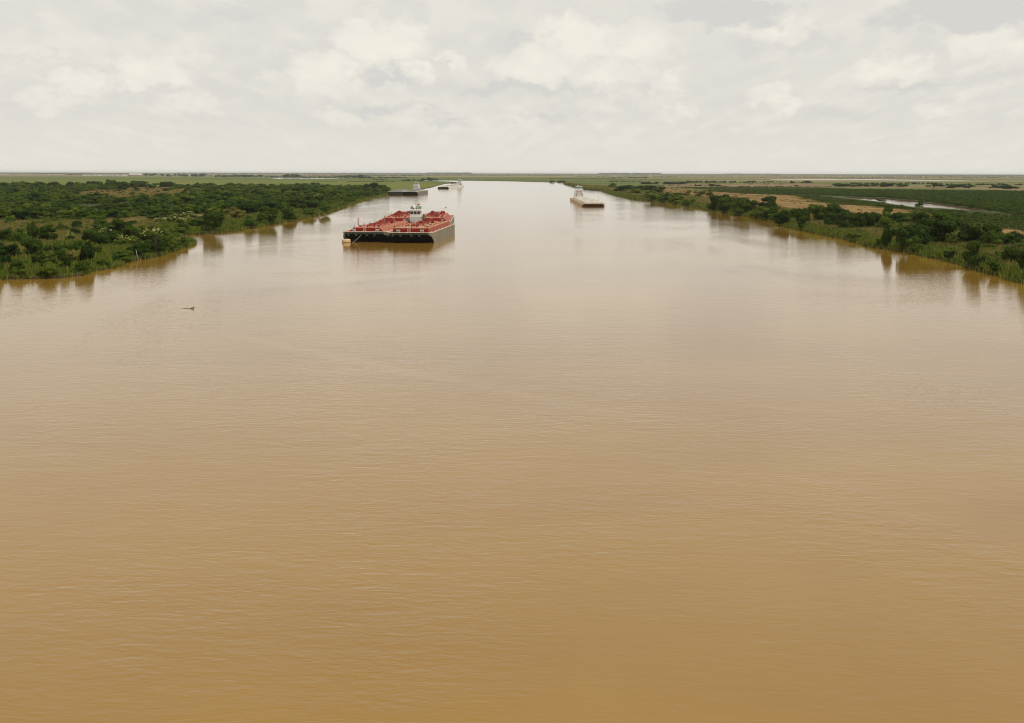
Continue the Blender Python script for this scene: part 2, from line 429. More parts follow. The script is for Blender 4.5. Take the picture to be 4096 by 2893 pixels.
far_px = [(1790, 727), (1700, 724.6), (1690, 721.8), (1816, 722), (1920, 723.2), (2050, 725.5), (2180, 728.8), (2262, 730.6)]
right_px = [(2258, 733), (2254, 737.6), (2271, 742), (2297, 748), (2330, 757), (2361, 760.4), (2404, 762.5), (2410, 766), (2426, 772), (2448, 778),
            (2496, 790), (2540, 799), (2635, 808), (2744, 825), (2810, 836), (2897, 851), (2949, 862), (3006, 869), (3071, 880),
            (3100, 890), (3118, 904), (3183, 917), (3288, 939), (3392, 960), (3475, 986), (3531, 995), (3619, 1008), (3706, 1028),
            (3793, 1043), (3858, 1065), (3937, 1089), (4011, 1109), (4072, 1128), (4096, 1135)]
LB = [G(*p, 0.1) for p in left_px]; FB = [G(*p, 0.1) for p in far_px]; RB = [G(*p, 0.1) for p in right_px]
leftbank = refine([(-150, -1500), (-128, -200), (-122, 180)] + LB, 5.0, 1.1, 2.0)
rightbank = refine(RB + [(118, 180), (122, -200), (140, -1500)], 5.0, 1.1, 5.0)
farbank = refine([LB[-1]] + FB + [RB[0]], 12.0, .5, 7.0)
river = leftbank + farbank[1:-1] + rightbank
creek = refine([G(*p) for p in [Z7(640, 290), Z7(740, 298), Z7(1000, 305), Z7(1300, 330), Z7(1560, 365), Z7(1860, 402), Z7(1960, 418), Z7(1800, 420), Z7(1600, 402), Z7(1400, 390), Z7(1250, 382), Z7(1100, 362), Z7(930, 334), Z7(830, 322), Z7(700, 306)]], 8, .6, 3.)
pond_l = refine([G(*p) for p in [(1055, 710.2), (1150, 710.6), (1240, 711), (1340, 712), (1420, 713.6), (1400, 715.2), (1330, 715.6), (1200, 716.5), (1120, 716.4), (1090, 714), (1066, 711.8)]], 60, 1, 4.)
pond_r = refine([G(*p) for p in [(3060, 716.4), (3250, 716), (3500, 716.8), (3650, 718.4), (3900, 721.6), (3880, 723.3), (3700, 722.6), (3560, 721.2), (3400, 719.6), (3200, 719.2), (3090, 718.6)]], 60, 1, 6.)
pond_a = refine([G(*p) for p in [(325, 700.6), (520, 701.8), (545, 703.6), (500, 704.6), (335, 703.2)]], 90, 1, 8.)
pond_b = refine([G(*p) for p in [(170, 690.6), (215, 690.8), (262, 694.8), (270, 698.0), (225, 698.4), (190, 696.0)]], 120, 1, 9.)
pond_c = refine([G(*p) for p in [(-60, 697.4), (30, 697.8), (28, 699.4), (-60, 699.2)]], 120, 1, 9.5)
holes = [river, creek, pond_l, pond_r, pond_a, pond_b, pond_c]
BX, BY0, BY1 = 42000.0, -1500.0, 60000.0
river[0] = (-150, BY0 - 50); river[-1] = (140, BY0 - 50)
vv = [Vector(p) for p in ((-BX, BY0), (BX, BY0), (BX, BY1), (-BX, BY1))]
for gx in np.linspace(-BX, BX, 15)[1:-1]:
    for gy in (4000, 8000, 14000, 24000, 40000): vv.append(Vector((gx + 37, gy + gx * .003)))
edges = [(0, 1), (1, 2), (2, 3), (3, 0)]
for h in holes:
    o = len(vv); vv += [Vector(p) for p in h]; n = len(h)
    edges += [(o + i, o + (i + 1) % n) for i in range(n)]
cv, ce, cf, *_ = delaunay_2d_cdt(vv, edges, [], 0, 1e-4)
cv = np.array([tuple(p) for p in cv]); cf = np.array([f for f in cf if len(f) == 3])
cen = cv[cf].mean(axis=1)
wet = np.zeros(len(cf), bool)
for h in holes: wet |= inpoly(cen, np.array(h))
land = cf[~wet & (cen[:, 1] > BY0)]
gv = [(p[0], p[1], GZ) for p in cv]; gf = [tuple(f) for f in land]
me = bpy.data.meshes.new('marsh_ground')
gmat = [0] * len(gf)
for h in holes:                                   # mud bank sloping into the water round every opening
    n = len(h); o = len(gv); H_ = np.array(h)
    area = .5 * np.sum(H_[:, 0] * np.roll(H_[:, 1], -1) - np.roll(H_[:, 0], -1) * H_[:, 1]); sgn = 1 if area > 0 else -1
    d = np.roll(H_, -1, 0) - np.roll(H_, 1, 0); nn = np.stack([-d[:, 1], d[:, 0]], 1) * sgn
    nn /= np.maximum(np.linalg.norm(nn, axis=1, keepdims=True), 1e-6)
    for p, q in zip(H_, nn): gv.append((p[0], p[1], GZ)); gv.append((p[0] + q[0] * 1.1, p[1] + q[1] * 1.1, -.6))
    for i in range(n if h is not river else n - 1):
        j = (i + 1) % n; gf.append((o + 2 * i, o + 2 * j, o + 2 * j + 1, o + 2 * i + 1)); gmat.append(1)
me.from_pydata(gv, [], gf); me.materials.append(MATS['marsh_ground']); me.materials.append(MATS['mud'])
me.polygons.foreach_set('material_index', gmat); me.update()
tag(link('marsh_ground', me), kind='structure')

xs = sorted(set([-BX, -20000, -9000, -4000, -2000, -1000, -600, 600, 1000, 2000, 4000, 9000, 20000, BX] + list(range(-400, 401, 25))))
ys = sorted(set([BY0, -800, -300, -100, 1600, 2000, 2600, 3200, 4000, 6000, 9000, 14000, 24000, 40000, BY1] + list(range(0, 1400, 25))))
wvv = [(x, y, 0.0) for y in ys for x in xs]; nx = len(xs)
wf = [(j * nx + i, j * nx + i + 1, (j + 1) * nx + i + 1, (j + 1) * nx + i) for j in range(len(ys) - 1) for i in range(nx - 1)]
me = bpy.data.meshes.new('river_water'); me.from_pydata(wvv, [], wf); me.materials.append(MATS['river_water']); me.update()
tag(link('river_water', me), kind='structure')

def sheet(name, pts, z, mat, mound=0.0, step=None):
    """a patch of ground: an irregular sheet just above the marsh, optionally swelling into a low mound"""
    pg = refine(pts + [pts[0]], step or 12, 2.0, z * 50)[:-1]
    P = np.array(pg); lo, hi = P.min(0), P.max(0)
    inner = []
    if mound:
        gx, gy = np.meshgrid(np.arange(lo[0], hi[0], 9.), np.arange(lo[1], hi[1], 9.))
        Q = np.stack([gx.ravel(), gy.ravel()], 1) + rng.uniform(-2, 2, (gx.size, 2)); Q = Q[inpoly(Q, P)]
        inner = [tuple(q) for q in Q]
    vv = [Vector(p) for p in pg] + [Vector(p) for p in inner]; n = len(pg)
    cv, ce, cf, *_ = delaunay_2d_cdt(vv, [(i, (i + 1) % n) for i in range(n)], [], 1, 1e-4)
    zz = []
    for p in cv:
        d = np.min(np.linalg.norm(P - np.array(p), axis=1)) if mound else 0
        zz.append(z + mound * min(1, d / 16.) * (.75 + .5 * mnoise.noise((p[0] * .03, p[1] * .03, 1))))
    me = bpy.data.meshes.new(name); me.from_pydata([(p[0], p[1], q) for p, q in zip(cv, zz)], [], [f for f in cf])
    me.materials.append(MATS[mat]); me.polygons.foreach_set('use_smooth', [True] * len(me.polygons)); me.update()
    return tag(link(name, me), kind='structure')

dry_strip = [G(*p) for p in [Z6(900, 200), Z6(1160, 209), Z6(1400, 245), Z6(1800, 268), Z7(0, 280), Z7(200, 288), Z7(450, 348), Z7(600, 372), Z7(900, 384), Z7(1350, 430), Z7(1750, 548), Z7(2296, 606), Z7(2450, 630),
             Z7(2450, 720), Z7(2296, 700), Z7(2000, 660), Z7(1700, 620), Z7(1350, 500), Z7(1000, 480), Z7(600, 450), Z7(170, 430), Z7(0, 420), Z6(1900, 365), Z6(1600, 325), Z6(1300, 305), Z6(1050, 265), Z6(930, 225)]]
sheet('dry_grass_strip', dry_strip, .73, 'dry_grass', 1.1)
thicket_px = [(-260, 743), (0, 744), (300, 747), (600, 748), (900, 750), (1083, 751), (1327, 753), (1500, 757), (1556, 764), (1549, 774),
              (1449, 797), (1390, 812), (1266, 832), (1150, 848), (1071, 852), (1000, 866), (900, 868), (780, 868), (680, 872), (500, 880), (260, 890), (0, 898), (-260, 908)]
thicket = [G(*p) for p in thicket_px]
sheet('thicket_floor', thicket, .72, 'thicket_ground')
tan_px = [Z2(500, 262), Z2(700, 258), Z2(1000, 232), Z2(1300, 204), Z2(1600, 212), Z2(1850, 222), Z2(1900, 252), Z2(1600, 305), Z2(1150, 345), Z2(850, 340), Z2(650, 305)]
tanp = [G(*p) for p in tan_px]
sheet('tan_reed_floor', tanp, .76, 'tan_reed_ground')
meadow = [G(*p) for p in [(-260, 717), (300, 716), (700, 719), (1200, 721), (1500, 727), (1600, 729), (1760, 738.5), (1712, 750), (1660, 759), (1600, 768), (1545, 764), (1327, 750), (900, 747), (300, 744), (-260, 741)]]
sheet('green_meadow', meadow, .74, 'green_meadow', step=40)
brown1 = [G(*p) for p in [Z6(1250, 178), Z6(1700, 176), Z6(2296, 172), Z7(400, 176), Z7(1000, 190), Z7(1700, 200), Z7(2400, 214), Z7(2400, 236), Z7(1500, 216), Z7(600, 206), Z7(0, 206), Z6(1700, 203), Z6(1200, 202), Z6(900, 196)]]
sheet('brown_marsh_strip', brown1, .75, 'brown_marsh', step=30)
light1 = [G(*p) for p in [Z6(1150, 206), Z6(1700, 206), Z6(2296, 209), Z7(400, 212), Z7(700, 222), Z7(420, 240), Z7(0, 236), Z6(2100, 238), Z6(1500, 232)]]
sheet('light_green_marsh', light1, .77, 'green_meadow', step=25)

# ------------------------------------------------------------------ plants
def ico(sub):
    import bmesh
    bm = bmesh.new(); bmesh.ops.create_icosphere(bm, subdivisions=sub, radius=1.0)
    v = np.array([p.co[:] for p in bm.verts]); f = np.array([[q.index for q in k.verts] for k in bm.faces]); bm.free(); return v, f
ICO1, ICO2 = ico(1), ico(2)
def crown_mesh(name, seed, mat, lobes=13, per=200, leafsize=.036, flat=.8, low=.10, core=2, spread=.34):
    """leafy crown in a unit box (about 1 wide, base at z=0, 1 high): lumpy lobes of separate leaf faces round darker cores"""
    r = np.random.default_rng(seed); V = []; F = []; o = 0
    cs = []
    for i in range(lobes):
        a = r.uniform(0, 2 * math.pi); q = math.sqrt(r.uniform(0, 1)) * spread
        zc = low + (.9 - low) * (r.uniform(.12, .82) if i else .75) * (1.08 - (q / max(spread, .01)) ** 2 * .40)
        cs.append((math.cos(a) * q, math.sin(a) * q, zc, r.uniform(.13, .22) * (1.15 - .4 * zc)))
    cv_, cf_ = ICO2 if core == 2 else ICO1
    for (x, y, z, R) in cs:
        j = 1 + r.uniform(-.22, .12, (len(cv_), 1))
        v = cv_ * j * R * .86 * np.array([1, 1, flat]) + np.array([x, y, z]); V.append(v); F.append(np.hstack([cf_, cf_[:, :1]]) + o); o += len(v)
        d = r.normal(size=(per, 3)); d[:, 2] = d[:, 2] * .9 + .15; d /= np.linalg.norm(d, axis=1, keepdims=True)
        p = np.array([x, y, z]) + d * R * np.array([1, 1, flat]) * r.uniform(.84, 1.16, (per, 1))
        nn = d + r.normal(size=(per, 3)) * .55; nn /= np.linalg.norm(nn, axis=1, keepdims=True)
        tt = np.cross(nn, r.normal(size=(per, 3))); tt /= np.linalg.norm(tt, axis=1, keepdims=True); bb = np.cross(nn, tt)
        s = leafsize * r.uniform(.6, 1.3, (per, 1))
        q = np.stack([p - tt * s, p - bb * s * .6, p + tt * s, p + bb * s * .6], 1).reshape(-1, 3)
        V.append(q); F.append((np.arange(per * 4).reshape(per, 4)) + o); o += per * 4
    V = np.vstack(V); F = np.vstack(F)
    V[:, 2] = np.maximum(V[:, 2], -.02)
    # core triangles are stored as degenerate quads: split them apart
    tri = F[F[:, 0] == F[:, 3]][:, :3]; quad = F[F[:, 0] != F[:, 3]]
    me = bpy.data.meshes.new(name)
    me.vertices.add(len(V)); me.vertices.foreach_set('co', V.astype(np.float32).ravel())
    li = np.concatenate([tri.ravel(), quad.ravel()]).astype(np.int32)
    me.loops.add(len(li)); me.loops.foreach_set('vertex_index', li)
    ls = np.concatenate([np.arange(len(tri)) * 3, len(tri) * 3 + np.arange(len(quad)) * 4]).astype(np.int32)
    me.polygons.add(len(ls)); me.polygons.foreach_set('loop_start', ls)
    me.update(calc_edges=True); me.materials.append(MATS[mat]); return me
def trunk_mesh(name, seed):
    r = random.Random(seed); m = MB()
    for k in range(3 if seed % 2 else 1):
        a = r.uniform(0, 6.28); l = r.uniform(.03, .12)
        b = Vector((math.cos(a) * .03 * k, math.sin(a) * .03 * k, -.03))
        top = Vector((math.cos(a) * l, math.sin(a) * l, .5))
        m.tube([b, b.lerp(top, .5) + Vector((r.uniform(-.02, .02), r.uniform(-.02, .02), 0)), top], [.030, .022, .014], 7)
        for j in range(3):
            a2 = r.uniform(0, 6.28); q = top - Vector((0, 0, .12 * j))
            m.tube([q, q + Vector((math.cos(a2) * .12, math.sin(a2) * .12, .12)), q + Vector((math.cos(a2) * .22, math.sin(a2) * .22, .3))], [.014, .010, .004], 5)
    me = bpy.data.meshes.new(name); me.from_pydata(m.v, [], m.f); me.materials.append(MATS['bark']); me.update(); return me
def blossom_mesh(name, seed, n=28):
    r = random.Random(seed); m = MB()
    for i in range(n):
        a = r.uniform(0, 6.28); q = math.sqrt(r.random()) * .46; z = .97 - q * q * 1.5 + r.uniform(-.14, .05)
        x, y = math.cos(a) * q, math.sin(a) * q; R = r.uniform(.014, .030)
        m.lathe([(R * .3, -.02), (R, .0), (R * .9, .022), (R * .3, .035)], (x, y, z), 7)
    me = bpy.data.meshes.new(name); me.from_pydata(m.v, [], m.f); me.materials.append(MATS['blossom_cream']); me.update(); return me

CROWN = {'dark': [crown_mesh('crown', 100 + i, 'leaf_dark', 12 + i % 4, 210) for i in range(6)],
         'mid': [crown_mesh('crown', 200 + i, 'leaf_mid', 12 + i % 4, 200) for i in range(5)],
         'yellow': [crown_mesh('crown', 300 + i, 'leaf_yellow', 10, 150, .034) for i in range(2)],
         'tall': [crown_mesh('crown', 400 + i, 'leaf_dark', 12, 210, .05, 1.0, .02, spread=.26) for i in range(2)],
         'open': [crown_mesh('crown', 500 + i, 'leaf_mid', 9, 170, .032, .7, .40, spread=.36) for i in range(2)],
         'bush': [crown_mesh('crown', 600 + i, 'leaf_mid', 9, 170, .045, .8, .0, spread=.36) for i in range(3)],
         'darkbush': [crown_mesh('crown', 650 + i, 'leaf_dark', 9, 170, .045, .8, .0, spread=.36) for i in range(3)]}
TRUNKS = [trunk_mesh('trunk', i) for i in range(4)]
BLOSS = [blossom_mesh('blossoms', i) for i in range(3)]
counts = {}
def plant(name, label, cat, group, kind, x, y, w, h, z=GZ, flowers=False):
    i = counts.get(kind, 0); counts[kind] = i + 1
    me = CROWN[kind][i % len(CROWN[kind])]
    o = thing(name, label, cat, (x, y, z - .05), random.uniform(0, 6.28), group)
    link('crown', me, o, scale=(w, w, h))
    if h > 2.2: link('trunk', TRUNKS[i % 4], o, scale=(w * .8, w * .8, h * .9))
    if flowers:
        f = link('blossoms', BLOSS[i % 3], o, scale=(w, w, h * 1.03)); f['kind'] = 'stuff'
    return o
placed = []        # (x, y, radius) of hand-placed plants
def dry(x, y, r=0.0):
    """keep a plant's foot on land: step back from the bank if it stands in the river"""
    for k in range(60):
        if not inpoly(np.array([[x, y]]), RIVA)[0]: break
        x += .6 if x > 0 else -.6
    return x, y
RIVA = np.array([(-150, -1500), (-122, 180)] + LB + FB + RB + [(118, 180), (140, -1500)])
def at(p, wz, hz, scale, sunk=1.2):
    """place where a plant shows above the reeds in a zoomed view -> world x, y, width, height of the whole plant"""
    x, y = G(p[0], p[1], GZ + sunk); k = y / FPX / scale
    x, y = dry(x, y)
    placed.append((x, y, wz * k * .5)); return x, y, wz * k * 1.34, hz * k * 1.26 + sunk

# --- nearer left bank: (x, y of the foot, width, height in the zoomed view, kind)
LA = 'dark rounded tree among the reeds at the near end of the left bank'
near_left = [
 (L1, 4.592, [(610, 425, 190, 270, 'tall', 'slim dark tree standing above the reeds near the left edge'), (150, 730, 300, 240, 'dark'), (560, 700, 330, 250, 'dark'), (380, 470, 280, 210, 'mid'), (140, 450, 260, 200, 'dark'),
   (860, 440, 290, 200, 'dark'), (980, 760, 240, 270, 'dark'), (1170, 690, 240, 240, 'mid'), (1190, 810, 190, 220, 'dark'),
   (1600, 830, 250, 310, 'tall', 'tall dark column shaped tree beside the yellow green bush on near left bank'), (1440, 640, 210, 170, 'mid'), (700, 850, 220, 190, 'tall'), (1370, 830, 270, 230, 'yellow', 'yellow green bush beside a dark column shaped tree near the left waterline'),
   (870, 800, 220, 160, 'mid'), (900, 930, 220, 170, 'dark'), (140, 1090, 260, 230, 'dark'), (310, 980, 210, 150, 'dark'), (480, 1080, 330, 190, 'mid'),
   (1200, 920, 220, 160, 'dark'), (1680, 490, 280, 250, 'dark'), (1930, 520, 290, 240, 'dark'), (2000, 340, 320, 190, 'dark'), (2200, 340, 270, 250, 'dark'),
   (1130, 255, 190, 100, 'mid'), (1390, 340, 150, 100, 'dark'), (1400, 225, 200, 110, 'dark'), (920, 225, 170, 90, 'mid'), (1800, 660, 150, 110, 'dark'),
   (1840, 165, 220, 160, 'mid'), (720, 1060, 260, 190, 'mid'), (1500, 1020, 260, 160, 'mid'), (1650, 960, 200, 170, 'dark'), (60, 880, 180, 180, 'dark'), (30, 1150, 180, 190, 'mid'), (620, 1130, 260, 120, 'mid'), (1000, 1120, 220, 100, 'dark'), (330, 1140, 260, 130, 'dark'), (-120, 1000, 260, 240, 'dark'), (-100, 700, 260, 230, 'dark'), (1290, 1120, 260, 110, 'mid')]),
 (L2, 4.592, [(380, 510, 290, 240, 'dark'), (120, 490, 320, 200, 'dark'), (560, 610, 280, 220, 'dark'), (800, 650, 280, 210, 'dark'), (950, 525, 210, 130, 'dark'), (1060, 530, 180, 120, 'mid'),
   (720, 500, 220, 130, 'mid'), (1130, 880, 290, 210, 'dark'), (1390, 830, 290, 290, 'dark', 'dark tree on the point of land beside the small inlet, left bank'), (1560, 760, 250, 160, 'mid'), (1640, 680, 120, 80, 'dark'),
   (1745, 725, 150, 70, 'mid'), (660, 810, 140, 100, 'dark'), (790, 840, 160, 110, 'dark'), (540, 850, 140, 80, 'dark'), (1760, 380, 280, 140, 'darkbush', 'round dark bush in the tan reeds beside cream flowering shrubs'),
   (1100, 270, 310, 110, 'darkbush'), (2120, 440, 120, 130, 'dark'), (2230, 450, 140, 120, 'dark'), (2050, 490, 220, 90, 'mid'), (1000, 930, 290, 110, 'mid'), (280, 1130, 190, 80, 'dark'), (120, 690, 330, 200, 'dark'), (560, 700, 260, 130, 'mid'), (1150, 640, 260, 170, 'mid'), (1240, 760, 220, 190, 'dark'), (1550, 590, 90, 50, 'dark'), (1450, 480, 250, 70, 'mid'), (1700, 490, 260, 70, 'mid')]),
 (Z3, 3.28, [(330, 840, 220, 230, 'dark', 'dark rounded bush hanging over the water by the low reeds, left bank'), (310, 640, 240, 180, 'dark'), (820, 735, 190, 210, 'dark', 'tallest dark bush at the left waterline opposite the red barges'), (950, 700, 150, 130, 'dark'), (570, 580, 260, 130, 'dark'), (780, 550, 220, 110, 'mid'),
   (930, 570, 220, 120, 'dark'), (1100, 560, 250, 110, 'dark'), (1370, 600, 140, 110, 'mid'), (180, 860, 140, 130, 'dark'), (100, 580, 220, 150, 'dark'), (150, 690, 190, 140, 'yellow', 'yellow green bush in reeds beyond the small inlet, left bank'),
   (620, 780, 180, 110, 'mid'), (700, 740, 150, 100, 'dark'), (1120, 690, 130, 80, 'mid'), (1250, 640, 160, 70, 'mid'), (650, 410, 140, 90, 'mid'), (830, 390, 150, 90, 'dark'), (930, 390, 130, 80, 'dark'), (1260, 400, 140, 65, 'yellow', 'pale yellow green bush among dark trees of the left thicket'), (1140, 400, 160, 110, 'dark'),
   (1340, 390, 120, 90, 'mid'), (1480, 420, 150, 100, 'dark'), (1640, 470, 160, 80, 'mid'), (1390, 350, 150, 80, 'mid'), (1560, 340, 120, 70, 'mid'), (1950, 330, 100, 110, 'dark'), (2050, 345, 120, 80, 'dark'), (1830, 330, 110, 80, 'dark'), (1700, 330, 100, 70, 'mid')])]
for zf, s, lst in near_left:
    for it in lst:
        x, y, w, h = at(zf(it[0], it[1]), it[2] * 1.08, it[3] * 1.05, s)
        lab = it[5] if len(it) > 5 else None
        if lab: nm = 'bush' if 'bush' in lab else 'tree'; plant(nm, lab, nm, None, it[4], x, y, w, h)
        else:
            big = h > 3.2
            if zf is Z3: g = 'trees between the left waterline and the thicket'; lb = 'dark green tree between the left waterline and the far thicket'
            elif big: g = 'dark trees among reeds on the near left bank'; lb = 'dark green tree among the reeds on near left bank'
            else: g = 'low bushes among reeds on the near left bank'; lb = 'low green bush among the reeds on near left bank'
            tone = {'dark': 'dark green', 'mid': 'fresh green', 'tall': 'slender dark', 'darkbush': 'dark green', 'bush': 'fresh green'}[it[4]]
            px = zf(it[0], it[1])[0]
            where = (('near the left edge' if px < 120 else 'left of the yellow green bush' if px < 270 else 'right of the yellow green bush' if px < 440 else 'near the leaning pole' if px < 640 else 'by the small inlet') if zf is not Z3 else
                     ('beyond the small inlet' if px < 1010 else 'by the tallest waterline bush' if px < 1200 else 'left of the red barges' if px < 1380 else 'near the moored grey barge'))
            plant('tree' if big else 'bush', '%s %s on the left bank, %s' % (tone, 'tree' if big else 'low bush', where) if True else lb if big or zf is not Z3 else 'low bush between the left waterline and the far thicket', 'tree' if big else 'bush', g if big or zf is not Z3 else 'low bushes below the left thicket', it[4], x, y, w, h)
# flowering shrubs
EL = [(L2, 4.592, 1330, 330, 310, 90, 'wide cream flowering shrub in the tan reeds, largest of the flowering row'), (L2, 4.592, 1090, 310, 210, 60, 'low cream flowering shrub just left of the widest flowering shrub'), (L2, 4.592, 1600, 235, 220, 85, 'cream flowering shrub behind the round dark bush in the reeds'),
      (L2, 4.592, 1740, 245, 190, 60, 'cream flowering shrub behind and right of the round dark bush'), (L2, 4.592, 1870, 250, 120, 50, 'small cream flowering shrub at the right end of the flowering row'), (L2, 4.592, 1640, 312, 130, 70, 'cream flowering shrub touching the left side of the round dark bush'),
      (L2, 4.592, 1380, 235, 110, 60, 'small cream flowering shrub behind the widest flowering shrub'), (L2, 4.592, 610, 350, 170, 75, 'cream flowering shrub alone in the reeds above the dark trees'), (L2, 4.592, 430, 705, 270, 105, 'cream flowering shrub in front of dark trees above the leaning pole'),
      (L2, 4.592, 950, 700, 330, 210, 'sparse flowering shrub on the bank right of the leaning pole'), (L2, 4.592, 1530, 650, 120, 75, 'small flowering shrub on the point beside the inlet'), (L1, 4.592, 1300, 450, 160, 105, 'cream flowering shrub in the reeds at far left of near bank'),
      (L1, 4.592, 1950, 420, 230, 130, 'dark shrub with a few cream flowers under the big left trees'), (Z3, 3.28, 480, 730, 80, 60, 'small flowering shrub at waterline beyond the overhanging dark bush'), (Z3, 3.28, 40, 650, 110, 60, 'cream flowering shrub beside the yellow green bush beyond the inlet'), (Z3, 3.28, 1230, 440, 110, 45, 'faint flowering shrub in the middle of the left thicket')]
for zf, s, a, b_, w_, h_, lab in EL:
    x, y, w, h = at(zf(a, b_), w_ * 1.05, h_ * 1.1, s)
    plant('flowering_shrub', lab, 'shrub', 'cream flowering shrubs on the left bank', 'bush' if 'dark' not in lab[:5] else 'darkbush', x, y, w, h, flowers=True)
# --- right bank
near_right = [
 (R1, 4.415, [(30, 360, 150, 280, 'tall', 'upright dark tree on right bank beside a yellow green bush'), (180, 290, 240, 100, 'yellow', 'yellow green bush at edge of the dry grass, right bank'), (320, 440, 220, 190, 'mid'), (220, 555, 160, 170, 'dark', 'dark bush overhanging the water where the right bank steps out'), (450, 450, 200, 240, 'dark'),
   (560, 500, 230, 320, 'dark'), (770, 480, 270, 300, 'open', 'lighter green tree with a pale bare trunk on right bank'), (950, 480, 270, 320, 'dark'), (1120, 350, 220, 190, 'dark'), (1120, 550, 240, 240, 'dark'), (1300, 610, 290, 280, 'dark'), (1480, 590, 240, 310, 'dark'),
   (1650, 590, 290, 350, 'dark'), (1800, 580, 280, 310, 'dark'), (2080, 350, 140, 160, 'tall'), (2060, 610, 340, 280, 'mid'), (2200, 590, 250, 250, 'dark'), (1320, 340, 150, 100, 'dark'), (1710, 860, 170, 290, 'tall', 'slim dark bush rising from reeds at the right waterline'), (1840, 940, 230, 190, 'dark'), (2240, 770, 190, 200, 'dark'), (1540, 840, 110, 90, 'mid'), (2120, 940, 260, 170, 'mid'), (1080, 740, 200, 90, 'mid'), (920, 710, 120, 60, 'mid')]),
 (R2, 4.269, [(270, 870, 500, 460, 'dark', 'large rounded dark tree above the tan reeds, right bank'), (250, 480, 360, 220, 'dark'), (760, 840, 520, 420, 'dark', 'broad dark tree behind reeds, just right of the large rounded one'), (830, 590, 360, 300, 'dark'), (520, 580, 280, 260, 'dark'), (1430, 860, 540, 430, 'dark', 'broad dark tree behind reeds with dry grass showing behind its top'),
   (1640, 870, 370, 340, 'dark'), (1820, 880, 370, 260, 'dark'), (1080, 640, 260, 240, 'dark'), (2150, 850, 270, 230, 'dark'), (1160, 1140, 270, 320, 'dark', 'dark bush leaning over the right waterline among tan reeds'), (1020, 1165, 180, 170, 'dark'), (1320, 1240, 220, 160, 'darkbush'), (2080, 1150, 360, 350, 'dark'), (2200, 1140, 230, 230, 'mid'),
   (60, 440, 200, 160, 'mid'), (1830, 1090, 250, 130, 'mid'), (390, 1025, 170, 110, 'dark'), (2180, 1500, 200, 160, 'mid'), (1650, 1130, 160, 90, 'mid'), (2350, 1300, 330, 340, 'dark'), (2450, 900, 360, 300, 'dark'), (1050, 860, 260, 200, 'mid')]),
 (RM, 3.28, [(1110, 505, 220, 150, 'dark'), (1290, 525, 170, 100, 'mid'), (1440, 530, 240, 190, 'dark'), (1490, 440, 160, 140, 'dark'), (1690, 420, 130, 70, 'dark'), (1700, 560, 220, 170, 'dark'), (1850, 560, 240, 190, 'dark'), (2090, 510, 210, 145, 'dark', 'dark tree standing against the dry grass on right bank'), (2090, 600, 150, 130, 'dark'),
   (1980, 600, 170, 120, 'mid'), (850, 425, 160, 105, 'mid'), (900, 345, 100, 60, 'dark'), (1000, 345, 70, 45, 'dark'), (1215, 320, 80, 50, 'mid'), (1310, 332, 90, 66, 'mid'), (1040, 305, 60, 50, 'yellow', 'pale yellow green sapling standing on the dry grass strip'), (1130, 308, 60, 38, 'yellow', 'small yellow green bush on the dry grass, right of the pale sapling'), (680, 310, 85, 90, 'dark'), (680, 375, 120, 70, 'dark'),
   (560, 295, 120, 80, 'dark'), (470, 275, 140, 80, 'dark'), (350, 265, 130, 65, 'mid'), (200, 265, 180, 80, 'dark'), (40, 235, 100, 60, 'mid'), (530, 325, 120, 60, 'mid'), (420, 385, 200, 80, 'mid'), (1145, 350, 70, 40, 'dark'), (1480, 610, 220, 100, 'mid'), (2250, 690, 170, 150, 'dark'), (820, 405, 170, 100, 'dark'), (760, 312, 50, 28, 'mid'),
   (330, 320, 150, 70, 'mid'), (140, 290, 150, 70, 'dark'), (640, 400, 120, 60, 'mid'), (1250, 560, 170, 80, 'mid'), (1600, 590, 170, 90, 'mid'), (1880, 620, 190, 100, 'dark'), (960, 450, 160, 80, 'mid'), (1370, 470, 110, 70, 'mid'), (2170, 640, 140, 80, 'mid')])]
for zf, s, lst in near_right:
    for it in lst:
        x, y, w, h = at(zf(it[0], it[1]), it[2] * 1.08, it[3] * 1.05, s)
        lab = it[5] if len(it) > 5 else None
        if lab: nm = 'bush' if 'bush' in lab else 'tree'; plant(nm, lab, nm, None, it[4], x, y, w, h)
        elif zf is RM: plant('tree', '%s %s in the far right bank row, %s' % ('dark green' if it[4] == 'dark' else 'fresh green', 'tall tree' if h > 6.5 else 'low tree', 'near the rusty barges' if it[0] < 560 else 'by the dry grass' if it[0] < 900 else 'below the pale sapling' if it[0] < 1400 else 'left of the lone dark tree'), 'tree', 'trees in the row along the distant right bank', it[4], x, y, w, h)
        elif h > 3.6: plant('tree', '%s in the right bank belt, %s' % ({'mid': 'fresh green tree', 'tall': 'slender dark tree'}.get(it[4], 'dark green tree'), ('left of the pale trunk' if it[0] < 700 else 'between pale trunk and red marker' if it[0] < 1900 else 'around the red marker') if zf is R1 else ('behind the large rounded tree' if it[0] < 600 else 'between the two broad trees' if it[0] < 1200 else 'by the right edge')), 'tree', 'dark trees of the belt on the near right bank', it[4], x, y, w, h)
        else: plant('bush', 'low %s bush in right bank reeds, %s' % ('dark' if it[4] != 'mid' else 'fresh green', ('left of the slim bush' if it[0] < 1700 else 'right of the slim bush') if zf is R1 else ('below the large rounded tree' if it[0] < 700 else 'by the leaning dark bush' if it[0] < 1500 else 'by the right edge')), 'bush', 'low bushes on the near right bank', it[4], x, y, w, h)
